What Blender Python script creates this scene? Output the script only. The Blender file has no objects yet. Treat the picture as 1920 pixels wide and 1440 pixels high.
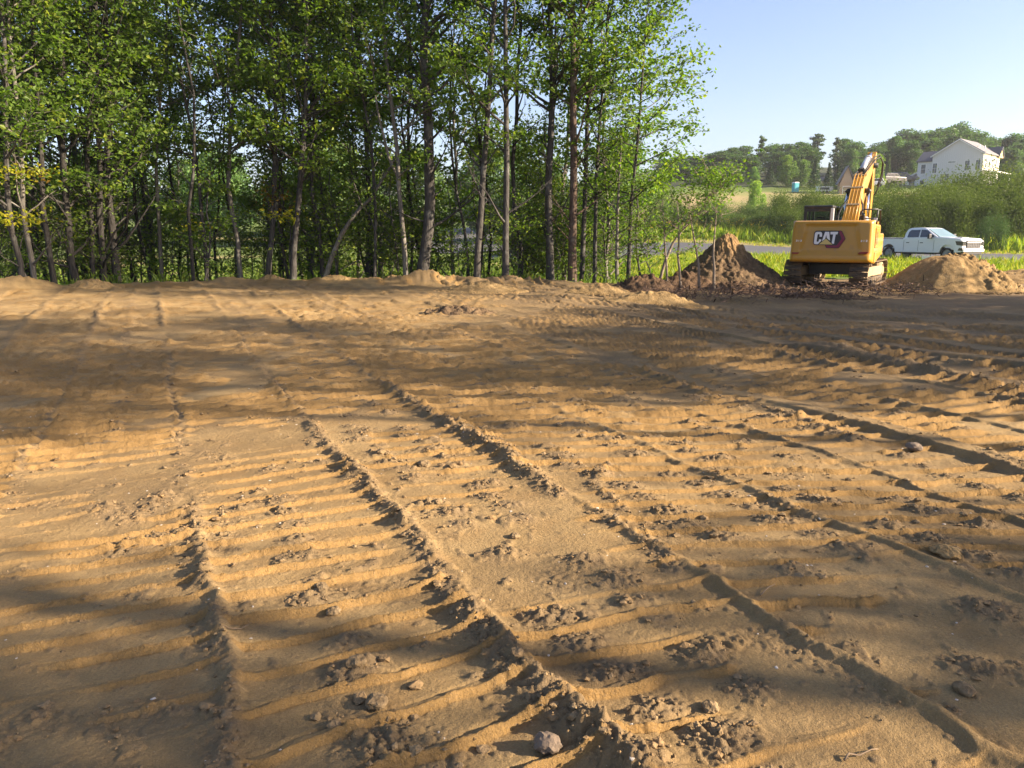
import bpy, bmesh, math, random
import numpy as np
from mathutils import Vector, Matrix

# ------------------------------------------------------------------ camera, sky, sun, exposure
C = bpy.context.scene.collection
scene = bpy.context.scene
FPX = 1397.0                                   # focal length in pixels of the 1920 px wide photograph
PITCH = math.atan((720 - 439) / FPX)
EYE = 1.65
cam_d = bpy.data.cameras.new("camera"); cam = bpy.data.objects.new("camera", cam_d); C.objects.link(cam)
cam_d.sensor_width = 36; cam_d.lens = 36 * FPX / 1920; cam_d.clip_start = 0.05; cam_d.clip_end = 3000
cam.location = (0, 0, EYE); cam.rotation_euler = (math.pi / 2 - PITCH, 0, 0)
scene.camera = cam

SUN_EL = math.radians(24.0)
SUN_AZ = math.atan2(0.972, -0.234)              # from +Y towards +X: low sun on the right, a little behind the camera
SDIR = Vector((math.sin(SUN_AZ) * math.cos(SUN_EL), math.cos(SUN_AZ) * math.cos(SUN_EL), math.sin(SUN_EL)))
world = bpy.data.worlds.new("World"); scene.world = world; world.use_nodes = True
wn = world.node_tree
sky = wn.nodes.new("ShaderNodeTexSky"); sky.sky_type = 'NISHITA'; sky.sun_disc = False
sky.sun_elevation = SUN_EL; sky.sun_rotation = SUN_AZ
sky.air_density = 1.0; sky.dust_density = 1.7; sky.ozone_density = 3.0; sky.altitude = 50
bg = wn.nodes["Background"]; bg.inputs["Strength"].default_value = 0.070
tint = wn.nodes.new("ShaderNodeMix"); tint.data_type = 'RGBA'; tint.blend_type = 'MULTIPLY'; tint.inputs[0].default_value = 1.0
tint.inputs[7].default_value = (1.08, 0.955, 0.98, 1)          # the photograph's white balance
wn.links.new(sky.outputs[0], tint.inputs[6]); wn.links.new(tint.outputs[2], bg.inputs["Color"])
sun_d = bpy.data.lights.new("sun", 'SUN'); sun_d.energy = 4.6; sun_d.angle = math.radians(0.5); sun_d.color = (1.0, 0.82, 0.61)
sun = bpy.data.objects.new("sun", sun_d); C.objects.link(sun)
sun.rotation_euler = SDIR.to_track_quat('Z', 'Y').to_euler(); sun.location = (60, -12, 40)
scene.view_settings.view_transform = 'Standard'; scene.view_settings.look = 'None'
scene.view_settings.gamma = 1.0; scene.view_settings.use_curve_mapping = False
scene.view_settings.exposure = 2.0
scene.cycles.max_bounces = 8; scene.cycles.diffuse_bounces = 5; scene.cycles.transmission_bounces = 4
scene.cycles.transparent_max_bounces = 6; scene.cycles.volume_bounces = 0

# ------------------------------------------------------------------ helpers
rng = np.random.default_rng(7)
random.seed(7)

def at(px, py, Y):
    """world point at forward distance Y that the photograph shows at pixel (px, py)"""
    a = (px - 960) / FPX; b = (720 - py) / FPX
    F = math.cos(PITCH) + b * math.sin(PITCH); U = -math.sin(PITCH) + b * math.cos(PITCH)
    t = Y / F
    return Vector((a * t, Y, EYE + U * t))

def ground_pt(px, py):
    a = (px - 960) / FPX; b = (720 - py) / FPX
    F = math.cos(PITCH) + b * math.sin(PITCH); U = -math.sin(PITCH) + b * math.cos(PITCH)
    t = -EYE / U
    return Vector((a * t, F * t, 0))

_perm = np.random.default_rng(11).permutation(256); _perm = np.concatenate([_perm, _perm])
_ga = np.random.default_rng(12).uniform(0, 2 * np.pi, 256); _gx = np.cos(_ga); _gy = np.sin(_ga)
def pn(x, y, seed=0):
    x = np.asarray(x, float) + seed * 17.31; y = np.asarray(y, float) + seed * 9.77
    xi = np.floor(x).astype(np.int64); yi = np.floor(y).astype(np.int64)
    fx = x - xi; fy = y - yi
    xi &= 255; yi &= 255
    def g(ix, iy, dx, dy):
        h = _perm[_perm[ix & 255] + (iy & 255)]
        return _gx[h] * dx + _gy[h] * dy
    u = fx * fx * fx * (fx * (fx * 6 - 15) + 10); v = fy * fy * fy * (fy * (fy * 6 - 15) + 10)
    a = g(xi, yi, fx, fy); b = g(xi + 1, yi, fx - 1, fy); c = g(xi, yi + 1, fx, fy - 1); d = g(xi + 1, yi + 1, fx - 1, fy - 1)
    return ((a + (b - a) * u) + ((c + (d - c) * u) - (a + (b - a) * u)) * v) * 1.45
def fbm(x, y, o=4, seed=0, gain=0.5):
    s = 0; a = 1; f = 1
    for i in range(o):
        s = s + a * pn(x * f, y * f, seed + i * 3); a *= gain; f *= 2.03
    return s
def sstep(a, b, x):
    t = np.clip((x - a) / (b - a), 0, 1); return t * t * (3 - 2 * t)

def np_mesh(name, V, F, mat=None, smooth=False, attrs=None):
    me = bpy.data.meshes.new(name)
    V = np.ascontiguousarray(V, np.float32); F = np.ascontiguousarray(F, np.int32)
    n, k = F.shape
    me.vertices.add(len(V)); me.vertices.foreach_set("co", V.ravel())
    me.loops.add(n * k); me.loops.foreach_set("vertex_index", F.ravel())
    me.polygons.add(n); me.polygons.foreach_set("loop_start", np.arange(0, n * k, k, dtype=np.int32))
    me.polygons.foreach_set("use_smooth", np.full(n, smooth, bool))
    me.update(calc_edges=True)
    for an, arr in (attrs or {}).items():
        arr = np.ascontiguousarray(arr, np.float32)
        if arr.ndim == 1:
            at_ = me.attributes.new(an, 'FLOAT', 'POINT'); at_.data.foreach_set("value", arr)
        else:
            at_ = me.attributes.new(an, 'FLOAT_VECTOR', 'POINT'); at_.data.foreach_set("vector", arr.ravel())
    if mat: me.materials.append(mat)
    return me

def link(name, me, parent=None, loc=None, rotz=None):
    o = bpy.data.objects.new(name, me); C.objects.link(o)
    if parent is not None: o.parent = parent
    if loc is not None: o.location = loc
    if rotz is not None: o.rotation_euler = (0, 0, rotz)
    return o
def tag(o, label=None, cat=None, group=None, kind=None):
    if label: o['label'] = label
    if cat: o['category'] = cat
    if group: o['group'] = group
    if kind: o['kind'] = kind
    return o
def thing(name, label, cat, loc=(0, 0, 0), rotz=0, group=None):
    o = bpy.data.objects.new(name, None); C.objects.link(o); o.empty_display_size = 0.3
    o.location = loc; o.rotation_euler = (0, 0, rotz)
    return tag(o, label, cat, group)

class MB:
    """collects solids and turns them into ONE mesh object"""
    def __init__(s): s.v = []; s.f = []; s.sm = []
    def add(s, vs, fs, smooth=False):
        b = len(s.v); s.v += [tuple(p) for p in vs]; s.f += [tuple(i + b for i in f) for f in fs]; s.sm += [smooth] * len(fs); return s
    def box(s, c, d, rot=None):
        x, y, z = d[0] / 2, d[1] / 2, d[2] / 2
        vs = [Vector(p) for p in ((-x,-y,-z),(x,-y,-z),(x,y,-z),(-x,y,-z),(-x,-y,z),(x,-y,z),(x,y,z),(-x,y,z))]
        if rot is not None: vs = [rot @ p for p in vs]
        vs = [p + Vector(c) for p in vs]
        return s.add(vs, [(0,3,2,1),(4,5,6,7),(0,1,5,4),(1,2,6,5),(2,3,7,6),(3,0,4,7)])
    def prism(s, pts, axis, a, b, ta=None, tb=None):
        """2D polygon extruded from a to b along axis ('x': pts are (y,z); 'y': (x,z); 'z': (x,y))"""
        def mk(p, h):
            return {'x': (h, p[0], p[1]), 'y': (p[0], h, p[1]), 'z': (p[0], p[1], h)}[axis]
        n = len(pts)
        vs = [mk(p, a if ta is None else ta(p)) for p in pts] + [mk(p, b if tb is None else tb(p)) for p in pts]
        ar = sum(pts[i][0] * pts[(i+1) % n][1] - pts[(i+1) % n][0] * pts[i][1] for i in range(n))
        fs = [tuple(range(n)), tuple(range(2*n-1, n-1, -1))] + [(i, i+n, (i+1) % n + n, (i+1) % n) for i in range(n)]
        flip = (ar > 0) ^ (axis == 'y')
        if flip: fs = [tuple(reversed(f)) for f in fs]
        return s.add(vs, fs)
    def tube(s, pts, r, n=8, caps=True):
        pts = [Vector(p) for p in pts]; m = len(pts)
        rs = r if isinstance(r, (list, tuple)) else [r] * m
        vs = []; up = None
        for i, p in enumerate(pts):
            d = (pts[min(i+1, m-1)] - pts[max(i-1, 0)]).normalized()
            if up is None: up = d.orthogonal().normalized()
            a = (up - d * up.dot(d)); a = a.normalized() if a.length > 1e-6 else d.orthogonal().normalized()
            up = a; b = d.cross(a)
            for k in range(n):
                t = 2 * math.pi * k / n
                vs.append(p + (a * math.cos(t) + b * math.sin(t)) * rs[i])
        fs = []
        for i in range(m-1):
            for k in range(n):
                k2 = (k+1) % n
                fs.append((i*n+k, i*n+k2, (i+1)*n+k2, (i+1)*n+k))
        s.add(vs, fs, True)
        if caps:
            b0 = len(s.v) - m*n
            s.f.append(tuple(b0 + k for k in reversed(range(n)))); s.sm.append(False)
            s.f.append(tuple(b0 + (m-1)*n + k for k in range(n))); s.sm.append(False)
        return s
    def mesh(s, name, mat):
        me = bpy.data.meshes.new(name); me.from_pydata(s.v, [], s.f)
        me.polygons.foreach_set("use_smooth", s.sm); me.update()
        if mat: me.materials.append(mat)
        return me
    def build(s, name, mat, parent=None, bevel=0, seg=2, label=None):
        o = link(name, s.mesh(name, mat), parent)
        if bevel:
            m = o.modifiers.new("bevel", 'BEVEL'); m.width = bevel; m.segments = seg; m.limit_method = 'ANGLE'; m.angle_limit = math.radians(32)
            m.harden_normals = False
        if label: o['label'] = label
        return o

# ------------------------------------------------------------------ materials
def nmat(name):
    m = bpy.data.materials.new(name); m.use_nodes = True; nt = m.node_tree
    return m, nt, nt.nodes["Principled BSDF"]
def simple(name, col, rough=0.5, metal=0.0, var=0.12, scale=6.0, bump=0.0, bscale=40.0, spec=0.5, dirt=None, dirt_amt=0.0, dscale=2.0, coat=0.0):
    m, nt, p = nmat(name)
    N = nt.nodes.new; L = nt.links.new
    tc = N("ShaderNodeTexCoord"); nz = N("ShaderNodeTexNoise"); nz.inputs["Scale"].default_value = scale; nz.inputs["Detail"].default_value = 5
    L(tc.outputs["Object"], nz.inputs["Vector"])
    mix = N("ShaderNodeMix"); mix.data_type = 'RGBA'
    mix.inputs[6].default_value = (*[c * (1 - var) for c in col], 1); mix.inputs[7].default_value = (*[min(1, c * (1 + var)) for c in col], 1)
    L(nz.outputs["Fac"], mix.inputs[0]); out = mix.outputs[2]
    if dirt:
        n2 = N("ShaderNodeTexNoise"); n2.inputs["Scale"].default_value = dscale; n2.inputs["Detail"].default_value = 8; n2.inputs["Roughness"].default_value = 0.7
        L(tc.outputs["Object"], n2.inputs["Vector"])
        r = N("ShaderNodeMapRange"); r.inputs[1].default_value = 0.62 - dirt_amt * 0.3; r.inputs[2].default_value = 0.75 - dirt_amt * 0.1
        L(n2.outputs["Fac"], r.inputs[0])
        m2 = N("ShaderNodeMix"); m2.data_type = 'RGBA'; m2.inputs[7].default_value = (*dirt, 1)
        L(r.outputs[0], m2.inputs[0]); L(out, m2.inputs[6]); out = m2.outputs[2]
        m3 = N("ShaderNodeMapRange"); m3.inputs[3].default_value = rough; m3.inputs[4].default_value = 0.9
        L(r.outputs[0], m3.inputs[0]); L(m3.outputs[0], p.inputs["Roughness"])
    L(out, p.inputs["Base Color"])
    if not dirt: p.inputs["Roughness"].default_value = rough
    p.inputs["Metallic"].default_value = metal; p.inputs["Specular IOR Level"].default_value = spec
    p.inputs["Coat Weight"].default_value = coat; p.inputs["Coat Roughness"].default_value = 0.08
    if bump:
        n3 = N("ShaderNodeTexNoise"); n3.inputs["Scale"].default_value = bscale; n3.inputs["Detail"].default_value = 6
        L(tc.outputs["Object"], n3.inputs["Vector"])
        b = N("ShaderNodeBump"); b.inputs["Strength"].default_value = 1.0; b.inputs["Distance"].default_value = bump
        L(n3.outputs["Fac"], b.inputs["Height"]); L(b.outputs[0], p.inputs["Normal"])
    return m

def leaf_material(name, c0, c1, c2, trans=0.42, spec=0.3):
    """leaf blades: colour from the per-leaf tint and the plant's object colour, light passes through"""
    m, nt, p = nmat(name); N = nt.nodes.new; L = nt.links.new
    a = N("ShaderNodeAttribute"); a.attribute_name = "tint"
    r = N("ShaderNodeValToRGB"); e = r.color_ramp.elements
    e[0].color = (*c0, 1); e[1].color = (*c2, 1); e[1].position = 1.0
    k = e.new(0.55); k.color = (*c1, 1)
    L(a.outputs["Fac"], r.inputs[0])
    oi = N("ShaderNodeObjectInfo")
    mu = N("ShaderNodeMix"); mu.data_type = 'RGBA'; mu.blend_type = 'MULTIPLY'; mu.inputs[0].default_value = 1
    L(r.outputs[0], mu.inputs[6]); L(oi.outputs["Color"], mu.inputs[7])
    L(mu.outputs[2], p.inputs["Base Color"]); p.inputs["Roughness"].default_value = 0.5; p.inputs["Specular IOR Level"].default_value = spec
    t = N("ShaderNodeBsdfTranslucent")
    hs = N("ShaderNodeMix"); hs.data_type = 'RGBA'; hs.blend_type = 'MULTIPLY'; hs.inputs[0].default_value = 1; hs.inputs[7].default_value = (1.30, 1.45, 0.55, 1)
    L(mu.outputs[2], hs.inputs[6]); L(hs.outputs[2], t.inputs["Color"])
    ms = N("ShaderNodeMixShader"); ms.inputs[0].default_value = trans
    L(p.outputs[0], ms.inputs[1]); L(t.outputs[0], ms.inputs[2]); L(ms.outputs[0], nt.nodes["Material Output"].inputs["Surface"])
    return m

def bark_material(name, c0, c1, patch=None):
    m, nt, p = nmat(name); N = nt.nodes.new; L = nt.links.new
    tc = N("ShaderNodeTexCoord"); mp = N("ShaderNodeMapping"); mp.inputs["Scale"].default_value = (1, 1, 0.18)
    L(tc.outputs["Object"], mp.inputs["Vector"])
    nz = N("ShaderNodeTexNoise"); nz.inputs["Scale"].default_value = 26; nz.inputs["Detail"].default_value = 6; L(mp.outputs[0], nz.inputs["Vector"])
    n2 = N("ShaderNodeTexNoise"); n2.inputs["Scale"].default_value = 2.6; n2.inputs["Detail"].default_value = 5; L(tc.outputs["Object"], n2.inputs["Vector"])
    mx = N("ShaderNodeMix"); mx.data_type = 'RGBA'; mx.inputs[6].default_value = (*c0, 1); mx.inputs[7].default_value = (*c1, 1)
    rr = N("ShaderNodeMapRange"); rr.inputs[1].default_value = 0.32; rr.inputs[2].default_value = 0.68; L(nz.outputs["Fac"], rr.inputs[0]); L(rr.outputs[0], mx.inputs[0])
    m2 = N("ShaderNodeMix"); m2.data_type = 'RGBA'; m2.inputs[7].default_value = (*(patch or [c * 1.5 for c in c1]), 1)
    r2 = N("ShaderNodeMapRange"); r2.inputs[1].default_value = 0.55; r2.inputs[2].default_value = 0.66; r2.inputs[4].default_value = 0.75; L(n2.outputs["Fac"], r2.inputs[0])
    L(r2.outputs[0], m2.inputs[0]); L(mx.outputs[2], m2.inputs[6])
    oi = N("ShaderNodeObjectInfo"); mu = N("ShaderNodeMix"); mu.data_type = 'RGBA'; mu.blend_type = 'MULTIPLY'; mu.inputs[0].default_value = 1
    L(m2.outputs[2], mu.inputs[6]); L(oi.outputs["Color"], mu.inputs[7]); L(mu.outputs[2], p.inputs["Base Color"])
    p.inputs["Roughness"].default_value = 0.9; p.inputs["Specular IOR Level"].default_value = 0.2
    b = N("ShaderNodeBump"); b.inputs["Distance"].default_value = 0.02; L(nz.outputs["Fac"], b.inputs["Height"]); L(b.outputs[0], p.inputs["Normal"])
    return m

M_LEAF = leaf_material("leaves", (0.056, 0.106, 0.018), (0.118, 0.192, 0.030), (0.245, 0.285, 0.038), 0.56)
M_LEAF_FAR = leaf_material("far_leaves", (0.050, 0.098, 0.034), (0.085, 0.155, 0.044), (0.150, 0.210, 0.055), 0.4)
M_NEEDLE = leaf_material("needles", (0.034, 0.062, 0.028), (0.055, 0.092, 0.038), (0.085, 0.125, 0.048), 0.2)
M_SHRUB = leaf_material("shrub_leaves", (0.050, 0.082, 0.028), (0.070, 0.108, 0.034), (0.100, 0.138, 0.042), 0.3, 0.08)
M_GRASS = leaf_material("grass_blades", (0.075, 0.125, 0.018), (0.125, 0.185, 0.024), (0.250, 0.250, 0.050), 0.4)
M_BARK = bark_material("bark_grey", (0.038, 0.035, 0.032), (0.100, 0.093, 0.085), (0.17, 0.168, 0.152))
M_BARK_PALE = bark_material("bark_pale", (0.11, 0.10, 0.085), (0.23, 0.21, 0.18), (0.30, 0.29, 0.26))

# ------------------------------------------------------------------ terrain
EX = np.array([-300, -60, -36, -20.7, -12.9, -7.8, -2.6, 2, 5, 8, 11, 14, 20, 30, 45, 300.0])
EY = np.array([12, 12, 14, 17.2, 21.5, 24.4, 23.5, 23.2, 22.6, 25.5, 29, 29.5, 29.5, 27, 22, 20.0])
def lot_edge(x): return np.interp(x, EX, EY)
PR_Y = np.array([-400, 0, 26, 36, 45.5, 57, 64, 75, 90, 110, 145, 200, 300, 420.0]); PR_Z = np.array([-0.3, 0, 0, -0.15, 0.0, 0.22, 0.55, 1.5, 3.0, 5.6, 10.6, 17, 27, 34.0])
PL_Y = np.array([-400, 0, 26, 33, 60, 100, 150, 250, 420.0]); PL_Z = np.array([-0.3, 0, 0, -0.55, -0.6, 0.8, 4.5, 14, 26.0])
def base_z(x, y):
    w = sstep(0.02, 0.22, x / np.maximum(y + 12, 6))
    k = np.interp(y, PR_Y, PR_Z); l = np.interp(y, PL_Y, PL_Z)
    z = l + (k - l) * w
    e = lot_edge(x)
    # the lot is a little crowned; the wood stands slightly below its far edge
    z = z + (1 - w) * (-0.45) * sstep(0.4, 3.5, y - e) * (1 - sstep(30, 60, y - e)) * (x < 12)
    z = z + 0.20 * sstep(9, 20, y) * (1 - sstep(1, 5, x)) * sstep(-34, -9, x) * (1 - sstep(0.5, 3.5, y - e))
    return z
def gz(x, y): return float(base_z(np.float64(x), np.float64(y)))
# ------------------------------------------------------------------ the ground sheet
def ripples_lot(x, y, r):
    """height, loose-soil mask and fresh-cut mask of the machine tracks on the lot"""
    wx = 0.05 * fbm(x * 0.7, y * 0.7, 3, 1); wy = 0.05 * fbm(x * 0.7, y * 0.7, 3, 2)
    X = x + wx; Y = y + wy
    u = 0.902 * X + 0.431 * Y; v = -0.431 * X + 0.902 * Y
    u = u + 0.035 * np.clip(9 - Y, 0, 7) ** 1.6 * sstep(3.4, 5.0, u) * 0.5
    far = sstep(9, 22, r)
    h = 0.10 * fbm(x * 0.13, y * 0.13, 3, 3) + 0.028 * fbm(x * 0.8, y * 0.8, 3, 4)
    loose = np.zeros_like(x); cut = np.zeros_like(x)
    n_patch = fbm(x * 0.55, y * 0.55, 3, 5)
    n_fine = fbm(x * 9, y * 9, 3, 6); n_edge = fbm(x * 3.2, y * 3.2, 3, 7)
    crumb = 0.8 * np.abs(pn(x * 8, y * 8, 18)) * sstep(2.5, 9, r) + np.abs(pn(x * 17, y * 17, 8)) + 0.50 * np.abs(pn(x * 38, y * 38, 9)) * (1 - 0.8 * sstep(5, 12, r)) + 0.24 * np.abs(pn(x * 80, y * 80, 10)) * (1 - sstep(3, 6, r))
    #        u0    u1    v0   v1  pitch skew depth lumps          patch ridge0 ridge1
    bands = [(-3.3, -2.2, 5, 30, .21, .00, .034, (),            0.15, .020, .020),
             (-2.1, -1.0, 5, 30, .21, .05, .036, (),            0.30, .020, .022),
             (-1.0, 0.10, 6.2, 30, .21, .02, .044, (.5,),        0.25, .050, .055),
             (-1.0, 0.10, 2.6, 5.6, .21, .02, .036, (),          -0.05, .020, .045),
             (0.11, 1.20, 0, 5.9, .235, .00, .036, (.44,),       0.50, .050, .050),
             (0.11, 1.20, 6.6, 26, .22, .03, .036, (),           0.20, .050, .050),
             (1.20, 2.30, 0, 30, .235, .06, .030, (.28, .62),    0.12, .060, .070),
             (2.30, 3.45, 0, 30, .245, .16, .036, (.35, .80),    0.28, .055, .040),
             (3.45, 4.60, 0, 30, .245, .18, .036, (.25, .72),    0.28, .040, .040),
             (4.60, 5.50, 0, 30, .23, .14, .034, (.50,),         0.18, .045, .075),
             (5.70, 6.60, 0, 30, .21, .06, .036, (.5,),          0.22, .060, .040),
             (6.60, 7.70, 0, 30, .21, .02, .034, (),             0.20, .040, .060),
             (7.70, 8.30, 0, 30, .17, .00, .040, (),             0.40, .090, .100),
             (8.70, 9.60, 0, 30, .21, -.05, .044, (.5,),         0.25, .070, .060),
             (9.9, 10.6, 0, 30, .18, -.1, .050, (),              0.35, .080, .080),
             (11.2, 12.3, 0, 30, .2, .05, .040, (),              0.30, .060, .060),
             (12.9, 14.0, 0, 30, .2, .0, .035, (),               0.20, .050, .050),
             (15.0, 16.2, 0, 30, .2, .0, .035, (),               0.20, .050, .050)]
    for bi, (u0, u1, v0, v1, pitch, skew, dep, lumps, patch, k0, k1) in enumerate(bands):
        un = u + 0.035 * n_edge * (1 + far)
        m = (un > u0 - 0.5) & (un < u1 + 0.5) & (v > v0 - 1) & (v < v1 + 1)
        if not m.any(): continue
        U = un[m]; Vv = v[m]; t = (U - u0) / (u1 - u0)
        vm = sstep(v0 - 0.3, v0 + 0.3, Vv) * (1 - sstep(v1 - 0.6, v1 + 0.4, Vv))
        inside = sstep(-0.02, 0.05, t) * (1 - sstep(0.95, 1.02, t)) * vm
        pm = sstep(-0.25, 0.15, n_patch[m] + patch + 0.25 * n_edge[m])
        ph = (Vv + (U - u0) * math.tan(skew * 2.2)) / pitch + bi * 0.37 + 0.07 * n_edge[m]
        f = ph - np.floor(ph); idx = np.floor(ph)
        rnd = np.modf(np.abs(np.sin(idx * 12.9898 + bi * 78.2) * 43758.5))[0]
        # a steep cut face towards the near side, a crumbly lip, then a plate falling away to the next face
        fw = 0.075 + 0.10 * sstep(5, 9, r[m]); face = sstep(0.0, 1.0, f / fw) - 0.5
        plate = np.where(f < fw, face, 0.5 - (np.clip(f - fw, 0, 1) / (1 - fw)) ** (0.36 + 0.34 * sstep(5, 9, r[m])))
        lip = np.exp(-((f - fw - 0.02) / 0.04) ** 2) * 0.30 * (0.6 + 0.8 * np.clip(n_fine[m], -0.5, 1))
        nick = -np.exp(-((f - 0.25) / 0.035) ** 2) * 0.40 * (1 - sstep(3.5, 7, r[m]))
        bar = (plate + lip + nick) * dep * (0.86 + 1.1 * sstep(5.5, 9.5, r[m])) * (0.60 + 0.70 * rnd) * pm
        hh = h[m] * (1 - 0.45 * inside) - 0.014 * inside + bar * inside
        lo = loose[m] * (1 - 0.6 * inside); cu = cut[m] * (1 - inside)
        cu = np.maximum(cu, inside * pm * np.clip((1 - sstep(fw, fw + 0.05, f)) + sstep(0.94, 1.0, f), 0, 1))
        # crumbled lumps squeezed up between the cleats
        for li, lt in enumerate(lumps):
            du = (U - (u0 + lt * (u1 - u0))) + 0.10 * (rnd - 0.5)
            dv = (f - 0.55) * pitch
            r2 = np.modf(np.abs(np.sin(idx * 45.13 + li * 19.7 + bi * 5.1) * 9173.7))[0]
            size = 0.050 + 0.042 * r2
            lump = np.exp(-((du / (size * 1.25)) ** 2 + (dv / size) ** 2)) * (r2 > 0.28) * vm
            hh = hh + lump * (0.014 + 0.024 * r2) * (0.75 + 0.30 * crumb[m])
            lo = np.maximum(lo, np.clip(lump * 1.8, 0, 1))
        # soil pushed up along the two edges
        for ue, kk, sg in ((u0, k0, 1), (u1, k1, -1)):
            d = U - ue + 0.05 * n_fine[m] * 0.4
            q = np.exp(-(np.where(d * sg > 0, d / 0.045, d / 0.105)) ** 2) * vm
            if 2.2 < ue < 2.4: q = q * (0.12 + 0.88 * sstep(3.6, 4.8, Vv))
            if ue > 2.4: q = q * (0.25 + 0.75 * sstep(-0.1, 0.5, n_patch[m])) * 0.8
            amp = kk * np.clip(0.62 + 0.75 * n_patch[m] + 0.7 * n_edge[m], 0.0, 1.5)
            hh = hh + q * amp * 0.38 * (0.72 + 0.30 * crumb[m])
            lo = np.maximum(lo, q * np.clip(amp / 0.05, 0, 1))
        h[m] = hh; loose[m] = lo; cut[m] = cu
    # two big windrows of the foreground and the cross track in the middle
    def windrow(pts, wid, hgt, seed):
        P = np.array([[p.x, p.y] for p in (ground_pt(*q) for q in pts)])
        best = np.full(x.shape, 9.0)
        for a, b in zip(P[:-1], P[1:]):
            ab = b - a; L2 = ab @ ab
            tt = np.clip(((X - a[0]) * ab[0] + (Y - a[1]) * ab[1]) / L2, 0, 1)
            best = np.minimum(best, np.hypot(X - a[0] - tt * ab[0], Y - a[1] - tt * ab[1]))
        q = np.exp(-(best / wid) ** 2)
        am = hgt * np.clip(0.8 + 0.55 * fbm(x * 2.1, y * 2.1, 2, seed), 0.2, 1.6)
        return q, am
    for pts, wid, hgt, sd in (([(1200, 1440), (1090, 1380), (1010, 1290), (940, 1215), (880, 1150)], .085, .068, 21),
                              ([(880, 1150), (810, 1070), (745, 975), (680, 890), (620, 830), (580, 785)], .055, .050, 22),
                              ([(1250, 1070), (1200, 1010), (1110, 960)], .06, .030, 29),
                              ([(1045, 925), (1000, 880), (900, 812), (790, 752), (710, 708)], .070, .075, 23),
                              ([(1600, 832), (1510, 790), (1400, 758), (1290, 722), (1200, 690)], .075, .075, 24),
                              ([(1150, 868), (1110, 905), (1160, 948)], .045, .035, 25),
                              ([(2050, 790), (1860, 728), (1740, 700), (1640, 680), (1540, 660)], .12, .13, 26),
                              ([(1820, 690), (1690, 668), (1600, 655)], .10, .09, 27),
                              ([(300, 930), (250, 960), (190, 945)], .10, .05, 30),
                              ([(370, 985), (330, 990), (250, 1010)], .12, .05, 31),
                              ([(2000, 640), (1800, 632), (1500, 610), (1300, 600)], .16, .09, 28)):
        q, am = windrow(pts, wid, hgt, sd)
        h = h + q * am * 0.62 * (0.75 + 0.28 * crumb); loose = np.maximum(loose, np.clip(q * 1.3, 0, 1))
    # scattered single clods
    cr = np.random.default_rng(5)
    # crumbly fine relief: strong on loose soil, faint on the pressed plates
    h = h + (crumb - 0.4) * (0.0020 + 0.018 * loose) * (1 - 0.4 * far) + 0.0035 * n_fine * (0.4 + loose)
    nb = fbm(x * 1.7, y * 1.7, 4, 14)
    churn = sstep(0.25, 0.7, nb)
    h = h + churn * 0.012 * (crumb - 0.4); loose = np.maximum(loose, churn * 0.5)
    c2 = sstep(0.52, 0.80, fbm(x * 4.3, y * 4.3, 2, 41)) * sstep(-0.35, 0.2, fbm(x * 0.4, y * 0.4, 2, 42))
    h = h + c2 * (0.006 + 0.013 * crumb); loose = np.maximum(loose, c2 * 0.9)
    c3 = sstep(0.50, 0.70, fbm(x * 10.5, y * 10.5, 2, 43))
    h = h + c3 * 0.006; loose = np.maximum(loose, c3 * 0.6)
    # low mounds along the far edge of the lot
    e = lot_edge(x) - y
    em = np.exp(-((e - 0.7) / 0.9) ** 2) * sstep(-30, -20, x) * (1 - sstep(6, 8, x))
    h = h + em * (0.10 + 0.28 * np.clip(fbm(x * 0.45, y * 0.45, 3, 15), -0.2, 1)) * (0.8 + 0.3 * crumb)
    return h, loose, cut

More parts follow.
